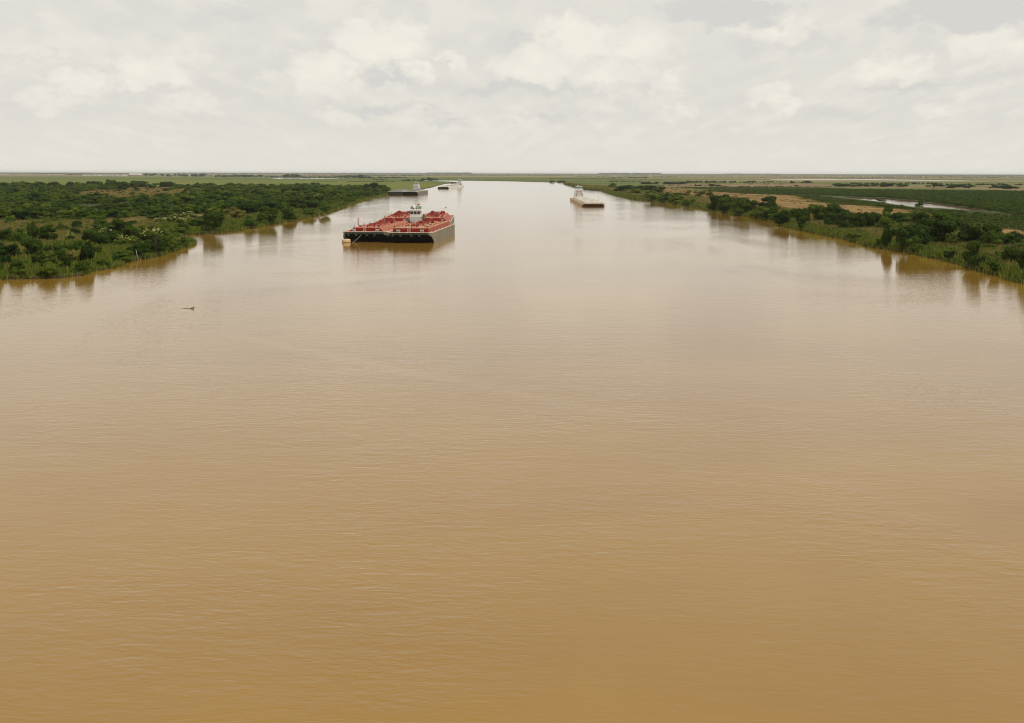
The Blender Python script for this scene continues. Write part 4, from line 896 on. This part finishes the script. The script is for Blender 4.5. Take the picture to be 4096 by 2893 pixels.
# ------------------------------------------------------------------ tank barges
def barge(label, loc, rz, L, Wd, fb, M, group=None, detail=2, trunk=(3.6, 4.0, 2.0, 1.45, 0.5), joint=None, rake=6.0, rake_stern=False, vent=None, boom=False):
    """M: materials hull, rake, band, gun, deck, trunk, tdeck, pipe.  bow at y=0 towards -y"""
    o = thing('tank_barge', label, 'barge', (loc[0], loc[1], 0), rz, group)
    hw = Wd / 2; b0 = -1.2
    sec = [(0, hw - 1.3, fb - .75), (.8, hw - .45, fb - 1.25), (2.0, hw - .1, fb - 1.9), (rake * .66, hw, .9 * fb / 3.7 * .9), (rake, hw, -.05), (rake + 3, hw, b0), (L, hw, b0)]
    side = MB(); bot = MB(); top = fb
    for i in range(len(sec) - 1):
        (y0, w0, z0), (y1, w1, z1) = sec[i], sec[i + 1]
        for s in (-1, 1):
            q = [(s * w0, y0, z0), (s * w1, y1, z1), (s * w1, y1, top), (s * w0, y0, top)]
            side._add(q, [(0, 1, 2, 3) if s > 0 else (3, 2, 1, 0)])
        bot._add([(-w0, y0, z0), (w0, y0, z0), (w1, y1, z1), (-w1, y1, z1)], [(3, 2, 1, 0)])
    side._add([(-hw, L, b0), (hw, L, b0), (hw, L, top), (-hw, L, top)], [(0, 1, 2, 3)])
    dk = [(-sec[0][1], 0), (sec[0][1], 0), (sec[1][1], .8), (sec[2][1], 2.0), (hw, rake), (hw, L), (-hw, L), (-hw, rake), (-sec[2][1], 2.0), (-sec[1][1], .8)]
    side.build('hull', M['hull'], o); bot.build('bow_rake', M['rake'], o)
    MB()._add([(-sec[0][1], 0, fb - .75), (sec[0][1], 0, fb - .75), (sec[0][1], 0, fb), (-sec[0][1], 0, fb)], [(0, 1, 2, 3)]).build('bow_band', M['band'], o)
    MB()._add([(x, y, fb) for x, y in dk], [tuple(range(len(dk)))]).build('deck', M['deck'], o)
    g = MB()
    for i in range(len(dk)):
        (x0, y0), (x1, y1) = dk[i], dk[(i + 1) % len(dk)]
        g.tube([(x0, y0, fb + .05), (x1, y1, fb + .05)], .13 if detail > 1 else .2, 6)
    g.build('gunwale', M['gun'], o)
    fs, es, ins, th, sl = trunk
    joints = [(fs, L - es)] if not joint else [(fs, joint - .6), (joint + .6, L - es)]
    tz = fb + th
    for (y0, y1) in joints:
        MB().box(-hw + ins, hw - ins, y0, y1, fb - .02, tz, sl, .15).build('trunk', M['trunk'], o)
        MB().box(-hw + ins + sl + .03, hw - ins - sl - .03, y0 + .2, y1 - .2, tz + .004, tz + .05).build('trunk_deck', M['tdeck'], o)
        if 'front' in M:
            a_, c_ = hw - ins, hw - ins - sl
            MB()._add([(-a_, y0 - .02, fb), (a_, y0 - .02, fb), (c_, y0 + .13, tz + .01), (-c_, y0 + .13, tz + .01), (-a_, y0 + .1, fb), (a_, y0 + .1, fb), (c_, y0 + .25, tz + .01), (-c_, y0 + .25, tz + .01)],
                      [(0, 1, 2, 3), (7, 6, 5, 4), (0, 4, 5, 1), (1, 5, 6, 2), (2, 6, 7, 3), (3, 7, 4, 0)]).build('trunk_front', M['front'], o)
        if detail > 1:                                   # stiffener ribs along the trunk sides
            for s in (-1, 1):
                for k in (.33, .66):
                    xx = s * (hw - ins - sl * k + .04); zz = fb + th * k
                    MB().tube([(xx, y0 + .2, zz), (xx, y1 - .2, zz)], .06, 5).build('side_rail', M['trunk'], o)
    td = tz + .05
    # bow fender pads
    for x in ([-.72, -.38, .10, .44] if detail > 1 else [-.5, .5]):
        MB().box(x * hw - .35, x * hw + .35, -.12, .5, fb - 1.45, fb - .76).build('fender', M['band'], o)
    # cargo pipes down the middle with cross branches
    ym = (fs + L - es) / 2
    for k, xx in enumerate((-.55, 0.0, .55, -1.7, 1.8) if detail > 1 else (0.0,)):
        a, b2 = fs + 6 + 3 * k, L - es - 5 - 2 * k
        MB().tube([(xx, a, td), (xx, a, td + .35), (xx, a + .4, td + .55), (xx, b2 - .4, td + .55), (xx, b2, td + .35), (xx, b2, td)], .11 if detail > 1 else .25, 7).build('pipe', M['pipe'], o)
    rr = random.Random(int(abs(loc[0]) * 7 + loc[1]))
    if detail > 1:
        n = int((L - fs - es) / 7)
        for k in range(n):
            y = fs + 5 + k * 7
            if k % 2 == 0: MB().tube([(-2.6, y, td), (-2.6, y, td + .5), (-2.3, y, td + .75), (1.4 + rr.uniform(0, 1.2), y, td + .75)], .09, 6).build('cross_pipe', M['pipe'], o)
            if k % 2: MB().box(-.9, -.8, y + 1.2, y + 1.35, td, td + .7).box(.8, .9, y + 1.2, y + 1.35, td, td + .7).box(-.95, .95, y + 1.2, y + 1.35, td + .58, td + .7).build('pipe_stand', M['pipe'], o)
            if k % 2 == 0:
                MB().lathe([(.25, 0), (.25, .4), (.34, .4), (.34, .5), (.08, .52), (.08, .8), (.2, .8), (.2, .86)], (rr.uniform(1.1, 1.8), y + 3.0, td), 8).build('valve', M['pipe'], o)
            for s in (-1, 1):
                x = s * (hw - ins - sl - 1.4)
                MB().lathe([(.36, 0), (.36, .14), (.42, .14), (.42, .2), (.15, .22)], (x, y + 1.5, td), 9).build('hatch', 'red_oxide', o)
                if k % 2: MB().box(x - s * 1.7 - .5, x - s * 1.7 + .5, y + 2.6, y + 2.9, td, td + .28).build('chock', 'red_oxide', o)
        # pump units
        for (x, y, w_, l_, h_) in ((2.4, ym + 9, 1.3, 1.6, .8), (-2.6, ym + 12, 1.4, 1.6, .8), (2.6, L - es - 5, 2.2, 1.2, .9), (-2.4, L - es - 5, 2.0, 1.4, 1.0)):
            MB().box(x - w_ / 2, x + w_ / 2, y, y + l_, td, td + h_, .08, .08).build('pump_house', 'red_oxide', o)
            MB().tube([(x, y + l_ / 2, td + h_), (x, y + l_ / 2, td + h_ + .4)], .10, 7).build('exhaust', M['pipe'], o)
        for s in (-1, 1):                                # winches on the fore deck
            w_ = MB(); x = s * hw * .52
            w_.tube([(x - .45, fs - 1.2, fb + .55), (x + .45, fs - 1.2, fb + .55)], .38, 12)
            w_.lathe([(.62, 0), (.62, .08)], (x, fs - 1.2, fb), 8); w_.box(x - .62, x - .5, fs - 1.75, fs - .65, fb, fb + 1.15, 0, .2); w_.box(x + .5, x + .62, fs - 1.75, fs - .65, fb, fb + 1.15, 0, .2)
            w_.build('winch', 'machine_grey', o)
        lad = MB(); x = -.6
        for s in (-.45, .45): lad.tube([(x + s, fs - .25, fb), (x + s, fs - .05, tz + .9)], .05, 5)
        for k in range(5): lad.tube([(x - .45, fs - .22 + .03 * k, fb + .25 + .3 * k), (x + .45, fs - .22 + .03 * k, fb + .25 + .3 * k)], .04, 5)
        lad.build('ladder', 'gunwale_cream', o)
        for x in (-hw + ins + sl + .4, 0.3, hw - ins - sl - .4):
            bl = MB().tube([(x, fs + .35, td), (x, fs + .35, td + .42)], .06, 5); bl.lathe([(.05, 0), (.2, .12), (.2, .28), (.05, .4)], (x, fs + .35, td + .36), 8); bl.build('deck_light', 'black_rubber', o)
        for s in (-1, 1):
            for k in range(7):
                y = 4 + k * (L - 8) / 6; x = s * (hw - .75)
                MB().tube([(x, y - .35, fb), (x, y - .35, fb + .42)], .13, 7).tube([(x, y + .35, fb), (x, y + .35, fb + .42)], .13, 7).box(x - .08, x + .08, y - .6, y + .6, fb + .26, fb + .34).build('bitt', M['gun'], o)
        for k in range(4):                               # walkway hoops on the trunk edge
            y = fs + 8 + k * 11; x = -hw + ins + sl + .3
            MB().tube([(x, y, td), (x, y, td + .85), (x, y + 1.8, td + .85), (x, y + 1.8, td)], .05, 5).build('hand_rail', M['pipe'], o)
    else:
        n = int((L - fs - es) / 9)
        for k in range(n):
            y = fs + 4 + k * 9
            MB().tube([(-4, y, td), (-4, y, td + .8), (3 + rr.uniform(0, 2), y, td + .8)], .16, 5).build('cross_pipe', M['pipe'], o)
            for s in (-1, 1): MB().lathe([(.55, 0), (.55, .4), (.2, .45)], (s * (hw - ins - 1.8), y + 2, td), 7).build('hatch', M['pipe'], o)
            if k % 3 == 1: MB().box(-2.2, 1.5 + rr.uniform(0, 1.5), y + 3, y + 5.5, td, td + 1.2, .1, .1).build('pump_house', M['trunk'], o)
        for s in (-1, 1):
            for k in range(6):
                y = 3 + k * (L - 6) / 5; x = s * (hw - .7)
                MB().box(x - .2, x + .2, y - .7, y + .7, fb, fb + .5).build('bitt', M['gun'], o)
    if vent:
        x, y, h_ = vent
        MB().tube([(x + 1.2, y, td + .25), (x + .3, y, td + .25), (x, y, td + .5), (x, y, td + h_)], .15, 8).lathe([(.3, 0), (.3, .12)], (x, y, td + h_), 10).build('vent_pipe', M['pipe'], o)
    if boom:
        MB().tube([(2.0, L - es - 16, td), (2.0, L - es - 16, td + 1.4), (5.2, L - es - 10, td + 4.2)], .12, 7).build('crane_boom', M['gun'], o)
        MB().tube([(3.6, L - es - 4, td), (3.6, L - es - 4, td + 3.0)], .05, 5).build('flag_staff', 'gunwale_cream', o)
        MB()._add([(3.6, L - es - 4, td + 3.0), (4.5, L - es - 4.1, td + 2.75), (4.4, L - es - 4.1, td + 2.35), (3.6, L - es - 4, td + 2.5)], [(0, 1, 2, 3)]).build('flag', 'boat_red', o)
    return o
RED = dict(hull='hull_grey', rake='hull_black', band='band_green', gun='gunwale_cream', deck='red_faded', trunk='red_faded', tdeck='deck_pink', pipe='red_oxide', front='red_oxide')
RED2 = dict(RED, tdeck='deck_sand')
A4 = math.radians(-4.0)
def heading(deg): return math.radians(-deg)
# near red pair (bows towards the bridge), then the pair behind the towboat
barge('red decked barge with rope and tall vent pipe, left of the nearest pair', (-52.9, 421.6), heading(3.6), 72, 16.4, 3.7, dict(RED, trunk='deck_pink'), detail=2, trunk=(3.6, 4., 2.0, 1.3, 1.3), vent=(-5.6, 17, 2.9))  # trunk sides pale pink: the lit slope is painted into their colour
barge('red decked barge with pale sand deck, right of the nearest pair', (-36.4, 416.2), heading(3.6), 72, 16.4, 3.7, RED2, detail=2, trunk=(3.6, 4., 1.7, 1.4, .15))
barge('red decked barge behind the towboat, left one, with cream fender bags', (-51.2, 512.0), heading(-1.6), 76, 16.2, 3.7, RED, detail=2, trunk=(4, 5, 2.2, 1.4, .9))
barge('red decked barge with crane boom and flag behind the towboat, right one', (-34.8, 512.0), heading(-1.6), 76, 16.2, 3.7, RED, detail=2, trunk=(4, 5, 2.2, 1.4, .9), boom=True)
GREYB = dict(hull='hull_dark_grey', rake='hull_dark_grey', band='hull_dark_grey', gun='deck_pale', deck='deck_grey', trunk='machine_grey', tdeck='deck_grey', pipe='machine_grey')
BLKB = dict(GREYB, hull='hull_taupe', rake='hull_black', band='band_green')
barge('dark grey barge moored against the left bank', (-132.2, 1330), heading(2.2), 100, 16.4, 3.7, GREYB, detail=1, trunk=(6, 6, 2.6, .8, .2), rake=3.0)
barge('black bowed barge with taupe side outside the moored grey barge', (-115.2, 1326), heading(2.2), 108, 17.0, 3.7, BLKB, detail=1, trunk=(6, 6, 2.6, .8, .2))
PALEB = dict(hull='pale_blue_grey', rake='hull_black', band='band_green', gun='gunwale_cream', deck='deck_pale', trunk='deck_pale', tdeck='deck_pale', pipe='machine_grey')
barge('long pale sided barge tow with dark bow, farthest up the river', (-109.0, 1862), heading(3.7), 225, 18.0, 2.5, PALEB, detail=1, trunk=(6, 4, 2.2, .8, .2), joint=112, rake=3.0)
RUST = dict(hull='hull_orange_rust', rake='hull_rust', band='hull_rust', gun='hull_orange_rust', deck='hull_orange_rust', trunk='pale_blue_grey', tdeck='deck_pale', pipe='deck_pale')
barge('rusty barge with pale worn deck, leading the right hand tow', (61.0, 881), heading(0.2), 96, 17.0, 2.0, RUST, detail=1, trunk=(3.2, 2.2, 2.2, 1.3, .2), rake=2.0, vent=(4.6, 12, 4.4))
barge('rusty barge with pale deck between lead barge and right towboat', (61.3, 978.5), heading(0.2), 96, 17.0, 2.0, dict(RUST, rake='hull_orange_rust'), detail=1, trunk=(3.2, 2.2, 2.2, 1.3, .2), rake=1.0)

# ------------------------------------------------------------------ towboats
def railing(par, pts, z, h=1.0, r=.035, mat='boat_white', step=1.6):
    m = MB()
    for k in (.5, 1.0): m.tube([(x, y, z + h * k) for x, y in pts], r, 5)
    for i in range(len(pts) - 1):
        (x0, y0), (x1, y1) = pts[i], pts[i + 1]; n = max(1, int(math.hypot(x1 - x0, y1 - y0) / step))
        for k in range(n + 1): m.tube([(x0 + (x1 - x0) * k / n, y0 + (y1 - y0) * k / n, z), (x0 + (x1 - x0) * k / n, y0 + (y1 - y0) * k / n, z + h)], r, 5)
    m.build('railing', mat, par)
def house(par, name, hw, y0, y1, z0, z1, nwin, wz, wh, mat='boat_white', glass='window_glass', side=4, ww=.75):
    o = MB().box(-hw, hw, y0, y1, z0, z1).build(name, mat, par)
    def win(cx_, cy_, face):
        hwid = ww * hw / max(nwin, 1) * .9
        if face == 0:
            f = MB().box(cx_ - hwid - .06, cx_ + hwid + .06, y0 - .05, y0 - .002, z0 + wz - .06, z0 + wz + wh + .06).build('window_frame', 'machine_grey', o)
            MB().box(cx_ - hwid, cx_ + hwid, y0 - .07, y0 - .052, z0 + wz, z0 + wz + wh).build('window', glass, o)
        else:
            x0, x1 = (hw + .002, hw + .05) if face > 0 else (-hw - .05, -hw - .002)
            MB().box(x0, x1, cy_ - .45, cy_ + .45, z0 + wz, z0 + wz + wh).build('window', glass, o)
    for k in range(nwin): win(-hw + (k + .5) * 2 * hw / nwin, 0, 0)
    for s in (-1, 1):
        for k in range(side): win(0, y0 + (k + .7) * (y1 - y0) / (side + .4), s)
    return o
def mast(par, x, y, z, h, wid=.9):
    m = MB().tube([(x, y, z), (x, y, z + h)], [.10, .05], 6)
    for k in (.45, .7, .88): m.tube([(x - wid * (1.1 - k), y, z + h * k), (x + wid * (1.1 - k), y, z + h * k)], .04, 5)
    o = m.build('mast', 'boat_white', par)
    for k in (.5, .72, .95): MB().lathe([(.04, 0), (.13, .05), (.13, .22), (.04, .28)], (x, y - .12, z + h * k), 7).build('mast_light', 'black_rubber', o)
    return o
def towboat(label, loc, rz, beam=9.0, L=22.0, style='white'):
    o = thing('towboat', label, 'towboat', (loc[0], loc[1], 0), rz)
    hw = beam / 2
    h = MB().box(-hw, hw, 0, L, -1.0, 1.5); h.build('hull', 'hull_black', o)
    MB().box(-hw + .1, hw - .1, .1, L - .1, 1.504, 1.56).build('deck', 'boat_red' if style != 'green' else 'deck_grey', o)
    for s in (-1, 1):
        MB().box(s * hw * .55 - .4, s * hw * .55 + .4, -.9, .6, -.5, 5.2 if style != 'green' else 4.4, 0, .25).build('push_knee', 'black_rubber', o)
        st = MB().lathe([(.5, 0), (.5, 2.6), (.42, 2.8)], (s * hw * .62, L * .72, 4.6), 10); st.build('smokestack', 'black_rubber' if style != 'green' else 'boat_green', o)
    if style == 'green':
        z1, z2, z3, z4 = 1.56, 4.35, 6.55, 9.2
        house(o, 'deckhouse', 3.0, 2.4, L - 3, z1, z2, 0, 1, .7, side=5)
        MB().box(-3.3, 3.3, 2.0, L - 2.4, z2, z2 + .12).build('deck_edge', 'black_rubber', o)
        house(o, 'upper_house', 2.15, 3.0, L - 8, z2 + .12, z3, 0, 1, .7, side=4)
        MB().box(-2.45, 2.45, 2.7, L - 7.5, z3, z3 + .1).build('deck_edge', 'boat_white', o)
        house(o, 'pilothouse', 2.2, 3.0, 8.2, z3 + .1, z4, 3, 1.0, 1.05, side=3, glass='window_glass_green', ww=.86)
        MB().box(-2.8, 2.8, 2.3, 8.8, z4, z4 + .34, .08, .08).build('roof', 'boat_white', o)
        MB().box(-2.25, 2.25, 5.6, 8.4, z4 + .34, z4 + 1.55, .05, .05).build('roof_cabin', 'boat_green', o)
        railing(o, [(-2.5, 2.8), (2.5, 2.8), (2.5, 8.4)], z4 + .34, 1.0); railing(o, [(-2.5, 2.8), (-2.5, 8.4)], z4 + .34, 1.0)
        railing(o, [(-2.3, 2.75), (2.3, 2.75)], z3 - 1.0, 1.0, .04); railing(o, [(-3.2, 2.1), (3.2, 2.1)], z2 + .1, .95, .04, 'machine_grey')
        mast(o, -.05, 5.0, z4 + .3, 4.9, 1.1)
        MB().lathe([(.3, 0), (.46, .35), (.46, .75), (.3, 1.1), (.08, 1.22)], (-.55, 4.6, z4 + .9), 12).tube([(-.55, 4.6, z4 + .3), (-.55, 4.6, z4 + .95)], .12, 6).build('satellite_dome', 'boat_white', o)
        MB().box(.45, 1.65, 5.6, 6.6, z4 + 2.0, z4 + 2.75, .12, .1).build('life_raft', 'raft_brown', o)
        MB().tube([(1.05, 6.1, z4 + 1.5), (1.05, 6.1, z4 + 2.0)], .1, 6).tube([(.2, 3.4, z4 + .35), (1.1, 5.2, z4 + 1.6)], .05, 5).build('raft_stand', 'boat_white', o)
        MB().box(-1.1, 1.1, 4.7, 4.95, z4 + 2.55, z4 + 2.75).tube([(0, 4.83, z4 + 1.9), (0, 4.83, z4 + 2.6)], .1, 6).build('radar', 'boat_white', o)
        for s in (-.6, .55): MB().tube([(s, 2.5, z4 + .7), (s, 3.0, z4 + .7)], .24, 10).tube([(s, 2.8, z4 + .3), (s, 2.8, z4 + .6)], .05, 5).build('searchlight', 'black_rubber', o)
        for s in (-1, 1):
            MB().tube([(s * 2.5, 3.2, z2), (s * 2.5, 3.2, z4)], .06, 5).tube([(s * 2.9, 2.6, z1), (s * 2.9, 2.6, z3)], .09, 5).build('stanchion', 'boat_green', o)
            MB().lathe([(.16, -.06), (.34, -.06), (.34, .06), (.16, .06)], (s * 2.55, 2.6, z3 + .6), 12).build('life_ring', 'boat_red', o)
            MB().box(s * 3.3 - .5, s * 3.3 + .5, 5, 8, z2 + .12, z2 + 1.3).build('locker', 'hull_dark_grey', o)
        return o
    z = [1.56, 4.3, 7.1, 9.6, 12.2]
    house(o, 'deckhouse', hw - 1.0, 2.6, L - 3, z[0], z[1], 1, 1.0, 1.1, side=6, ww=.32)
    MB().box(-hw + .2, hw - .2, 1.8, L - 2, z[1], z[1] + .12).build('deck_edge', 'boat_white', o)
    house(o, 'middle_house', hw - 1.2, 3.0, L - 6, z[1] + .12, z[2], 2, 1.1, .7, side=5, ww=.3)
    MB().box(-hw + .1, hw - .1, 2.0, L - 5, z[2], z[2] + .12).build('deck_edge', 'boat_white', o)
    house(o, 'upper_house', hw - 1.6, 3.6, L - 9, z[2] + .12, z[3], 2, .9, .6, side=4, ww=.3)
    MB().box(-hw + 1.0, hw - 1.0, 2.8, L - 8, z[3], z[3] + .12).build('deck_edge', 'boat_white', o)
    house(o, 'pilothouse', hw - 2.1, 3.8, 9.4, z[3] + .12, z[4], 3, 1.0, 1.15, side=3, ww=.9)
    MB().box(-hw + 1.4, hw - 1.4, 3.0, 10.2, z[4], z[4] + .22, .06, .06).build('roof', 'boat_white', o)
    for zz, yy, q in ((z[1], 1.9, .3), (z[2], 2.1, .2), (z[3], 2.9, 1.1)):
        railing(o, [(-hw + q, yy + 8), (-hw + q, yy), (hw - q, yy), (hw - q, yy + 8)], zz + .12, 1.05, .06, 'boat_white', 1.2)
    MB().box(-hw + 1.9, hw - 1.9, 1.98, 2.03, z[2] + .25, z[2] + .55).box(-hw + 1.9, hw - 1.9, 1.98, 2.03, z[2] + .9, z[2] + 1.15).build('stripe_board', 'boat_red', o)
    mast(o, -.9, 6, z[4] + .2, 2.6); mast(o, 1.4, 6.5, z[4] + .2, 1.8, .4); mast(o, 2.4, 5, z[4] + .2, 1.3, .3)
    MB().box(-1.9, .1, 5.9, 6.15, z[4] + 1.2, z[4] + 1.4).build('radar', 'boat_white', o)
    for s in (-1, 1): MB().lathe([(.2, 0), (.42, 0), (.42, .15), (.2, .15)], (s * (hw - .3), 2.2, z[2] + .7), 10).build('life_ring', 'machine_grey', o)
    return o
towboat('white towboat with green roof cabin between the red barges', (-40.6, 489.4), heading(1.0), 8.6, 19.0, 'green')
towboat('white towboat with red stripes pushing the rusty barges on right', (61.6, 1075.5), heading(.2), 9.6, 24, 'white')
towboat('white towboat behind the black bowed barge by the left bank', (-117.6, 1437), heading(2.2), 8.6, 24, 'white')
towboat('farthest white towboat at the stern of the long pale tow', (-94.0, 2089), heading(3.7), 9.6, 26, 'white')

# cream fender bags on the rear left barge
for (px, py, r_, lab) in ((1597, 858, 1.9, 'large cream fender bag on far corner of the rear red barge'), (1573, 870, 1.5, 'smaller cream fender bag on edge of the rear red barge')):
    x, y = G(px, py, 3.75)
    m = MB().lathe([(r_ * .5, 0), (r_ * .95, .12), (r_, r_ * .4), (r_ * .92, r_ * .75), (r_ * .45, r_ * .95)], (0, 0, 0), 14)
    o = m.build('fender_bag', 'yellow_bag', None, (x, y, 3.72), .3, True); tag(o, lab, 'fender', 'cream fender bags on the rear red barge')
    MB().lathe([(.16, 0), (.16, .2), (.3, .22), (.3, .3)], (0, 0, r_ * .9), 8).build('bag_valve', 'hull_dark_grey', o)

# mooring buoy and lines
bx_, by_ = G(1385, 970.5, 0.0)
b = thing('mooring_buoy', 'tan drum shaped mooring buoy below the left red bow', 'buoy', (bx_, by_, 0))
MB().lathe([(1.0, -.7), (1.42, -.5), (1.52, -.1), (1.53, .75), (1.44, 1.08), (1.2, 1.22), (.3, 1.25)], (0, 0, 0), 28).build('drum', 'buoy_tan', b, smooth=True)
MB().lathe([(1.555, -.02), (1.56, .0), (1.56, .10), (1.555, .12)], (0, 0, 0), 28).build('waterline_band', 'drift_bark', b)
MB().tube([(-.25, 0, 1.22), (-.25, 0, 1.5), (.25, 0, 1.5), (.25, 0, 1.22)], .05, 6).build('ring', 'hull_dark_grey', b)
def rope(name, label, a, c, sag, r):
    pts = [Vector(a).lerp(Vector(c), k / 10) - Vector((0, 0, sag * 4 * (k / 10) * (1 - k / 10))) for k in range(11)]
    return tag(MB().tube(pts, r, 6).build(name, 'rope', None), label, 'rope', None)
x0, y0 = G(1455, 925.5, 3.9); x1, y1 = G(1409, 969.5, 0.0)
rope('mooring_line', 'pale mooring rope sagging from left red bow into water', (x0, y0 - .2, 3.95), (x1, y1, -.05), .55, .075)
x0, y0 = G(1372, 927, 3.8)
rope('mooring_line', 'thin line hanging from left bow corner to the buoy', (x0, y0 - .1, 3.75), (bx_ - .25, by_, 1.5), .12, .04)

# ------------------------------------------------------------------ small things
x, y = G(553, 1037, .3); x2 = (544 - 553) * y / FPX
o = tag(MB().tube([(0, 0, -.6), (x2 * .5 - .05, 0, 1.35), (x2 - .05, .1, 2.75)], [.10, .085, .06], 8).build('leaning_pole', 'pole_wood', None, (x, y, .2)), 'pale weathered pole leaning at the left waterline', 'pole')
x, y = G(3545, 906)
o = thing('channel_marker', 'red triangular channel marker above dark trees on right bank', 'marker', (x, y, GZ))
MB().tube([(0, 0, -.3), (0, 0, 6.6)], .12, 8).build('post', 'pole_wood', o)
MB()._add([(-.75, -.16, 4.9), (.55, -.16, 4.9), (.28, -.16, 6.9), (-.75, -.10, 4.9), (.55, -.10, 4.9), (.28, -.10, 6.9)], [(0, 1, 2), (5, 4, 3), (0, 3, 4, 1), (1, 4, 5, 2), (2, 5, 3, 0)]).build('dayboard', 'marker_red', o)
MB()._add([(-.12, -.18, 5.9), (.16, -.18, 6.05), (.27, -.18, 6.8), (.2, -.18, 6.75)], [(0, 1, 2, 3)]).build('reflector', 'white_paint', o)
# driftwood
x, y = G(768, 1235, 0.0)
o = thing('driftwood', 'dark broken branch drifting alone on the brown river', 'driftwood', (x, y, 0)); o.scale = (.85, .85, .85)
MB().tube([(-.5, 0, .02), (-.15, .02, .10), (.25, .0, .14), (.5, .05, .24)], [.03, .10, .13, .09], 7).tube([(.1, 0, .1), (.32, -.05, .36), (.42, -.04, .40)], [.06, .05, .02], 6).tube([(.25, 0, .12), (.45, .1, .30)], [.05, .02], 6).build('stump', 'drift_bark', o)
MB().tube([(-2.4, .25, .0), (-1.7, .18, .035), (-.9, .1, .03), (-.4, 0, .05)], [.015, .035, .03, .03], 6).build('stick', 'drift_bark', o)
# egret in flight
y = 400.; x = (3735 - 2048) * y / FPX; z = CAMH - (830 - 692 - ROLL * 1687) * y / FPX
o = thing('egret', 'small white egret flying over the right bank scrub', 'bird', (x, y, z), .6)
MB().tube([(0, -.45, -.02), (0, -.25, 0), (0, .05, .02), (0, .35, 0), (0, .62, -.03)], [.015, .05, .09, .05, .01], 8).build('body', 'feather', o, smooth=True)
MB().tube([(0, -.3, .02), (0, -.48, .12), (0, -.55, .08), (0, -.72, .05)], [.035, .03, .035, .006], 6).build('neck', 'feather', o, smooth=True)
for s in (-1, 1):
    MB()._add([(s * .05, -.12, .03), (s * .05, .16, .03), (s * .40, .14, .24), (s * .40, -.12, .26), (s * .78, .14, .06), (s * .74, -.02, .08),
               (s * .05, -.12, .05), (s * .05, .16, .045), (s * .40, .14, .255), (s * .40, -.12, .28), (s * .78, .14, .07), (s * .74, -.02, .095)],
              [(0, 1, 2, 3), (3, 2, 4, 5), (9, 8, 7, 6), (11, 10, 8, 9), (0, 3, 9, 6), (3, 5, 11, 9), (1, 7, 8, 2), (2, 8, 10, 4), (4, 10, 11, 5)]).build('wing', 'feather', o)
# far white building on the left horizon
x, y = G(537, 702.6)
wd = 39 * y / FPX; ht = 9.0 * y / FPX
o = thing('storage_building', 'white boxy building beside the far pond near left horizon', 'building', (x, y, GZ))
MB().box(-wd / 2, wd / 2, 0, 40, ht * .12, ht).build('wall', 'white_paint', o)
MB().box(-wd / 2 - 12, wd / 2 + 22, -4, 46, -1, ht * .22).build('plinth', 'base_brown', o)
MB().box(-wd / 2 - .6, wd / 2 + .6, -.6, 40.6, ht, ht + .8).build('roof', 'roof_grey', o)
for k in range(7):
    xx = -wd / 2 + (k + .5) * wd / 7
    MB().box(xx - wd / 17, xx + wd / 17, -.5, -.02, ht * .3, ht * .93).build('wall_panel', 'white_paint', o)
MB().box(wd / 2 + 12, wd / 2 + 20, 0, 20, ht * .22, ht * .55).build('annex', 'white_paint', o)

# ------------------------------------------------------------------ haze
hz = MB().box(-BX - 500, BX + 500, BY0 - 500, BY1 + 500, -2.0, 46.0).v
me = bpy.data.meshes.new('haze'); me.from_pydata(hz, [], MB().box(0, 1, 0, 1, 0, 1).f); me.update()
m = bpy.data.materials.new('haze'); m.use_nodes = True; t = NT(m.node_tree); t.n.clear()
vol = t.new('ShaderNodeVolumePrincipled'); vol.inputs['Color'].default_value = (.86, .93, 1.0, 1); vol.inputs['Density'].default_value = 2.3e-5
vol.inputs['Anisotropy'].default_value = 0.2
mo = t.new('ShaderNodeOutputMaterial'); t.l.new(vol.outputs[0], mo.inputs['Volume'])
me.materials.append(m)
tag(link('haze', me), kind='stuff')
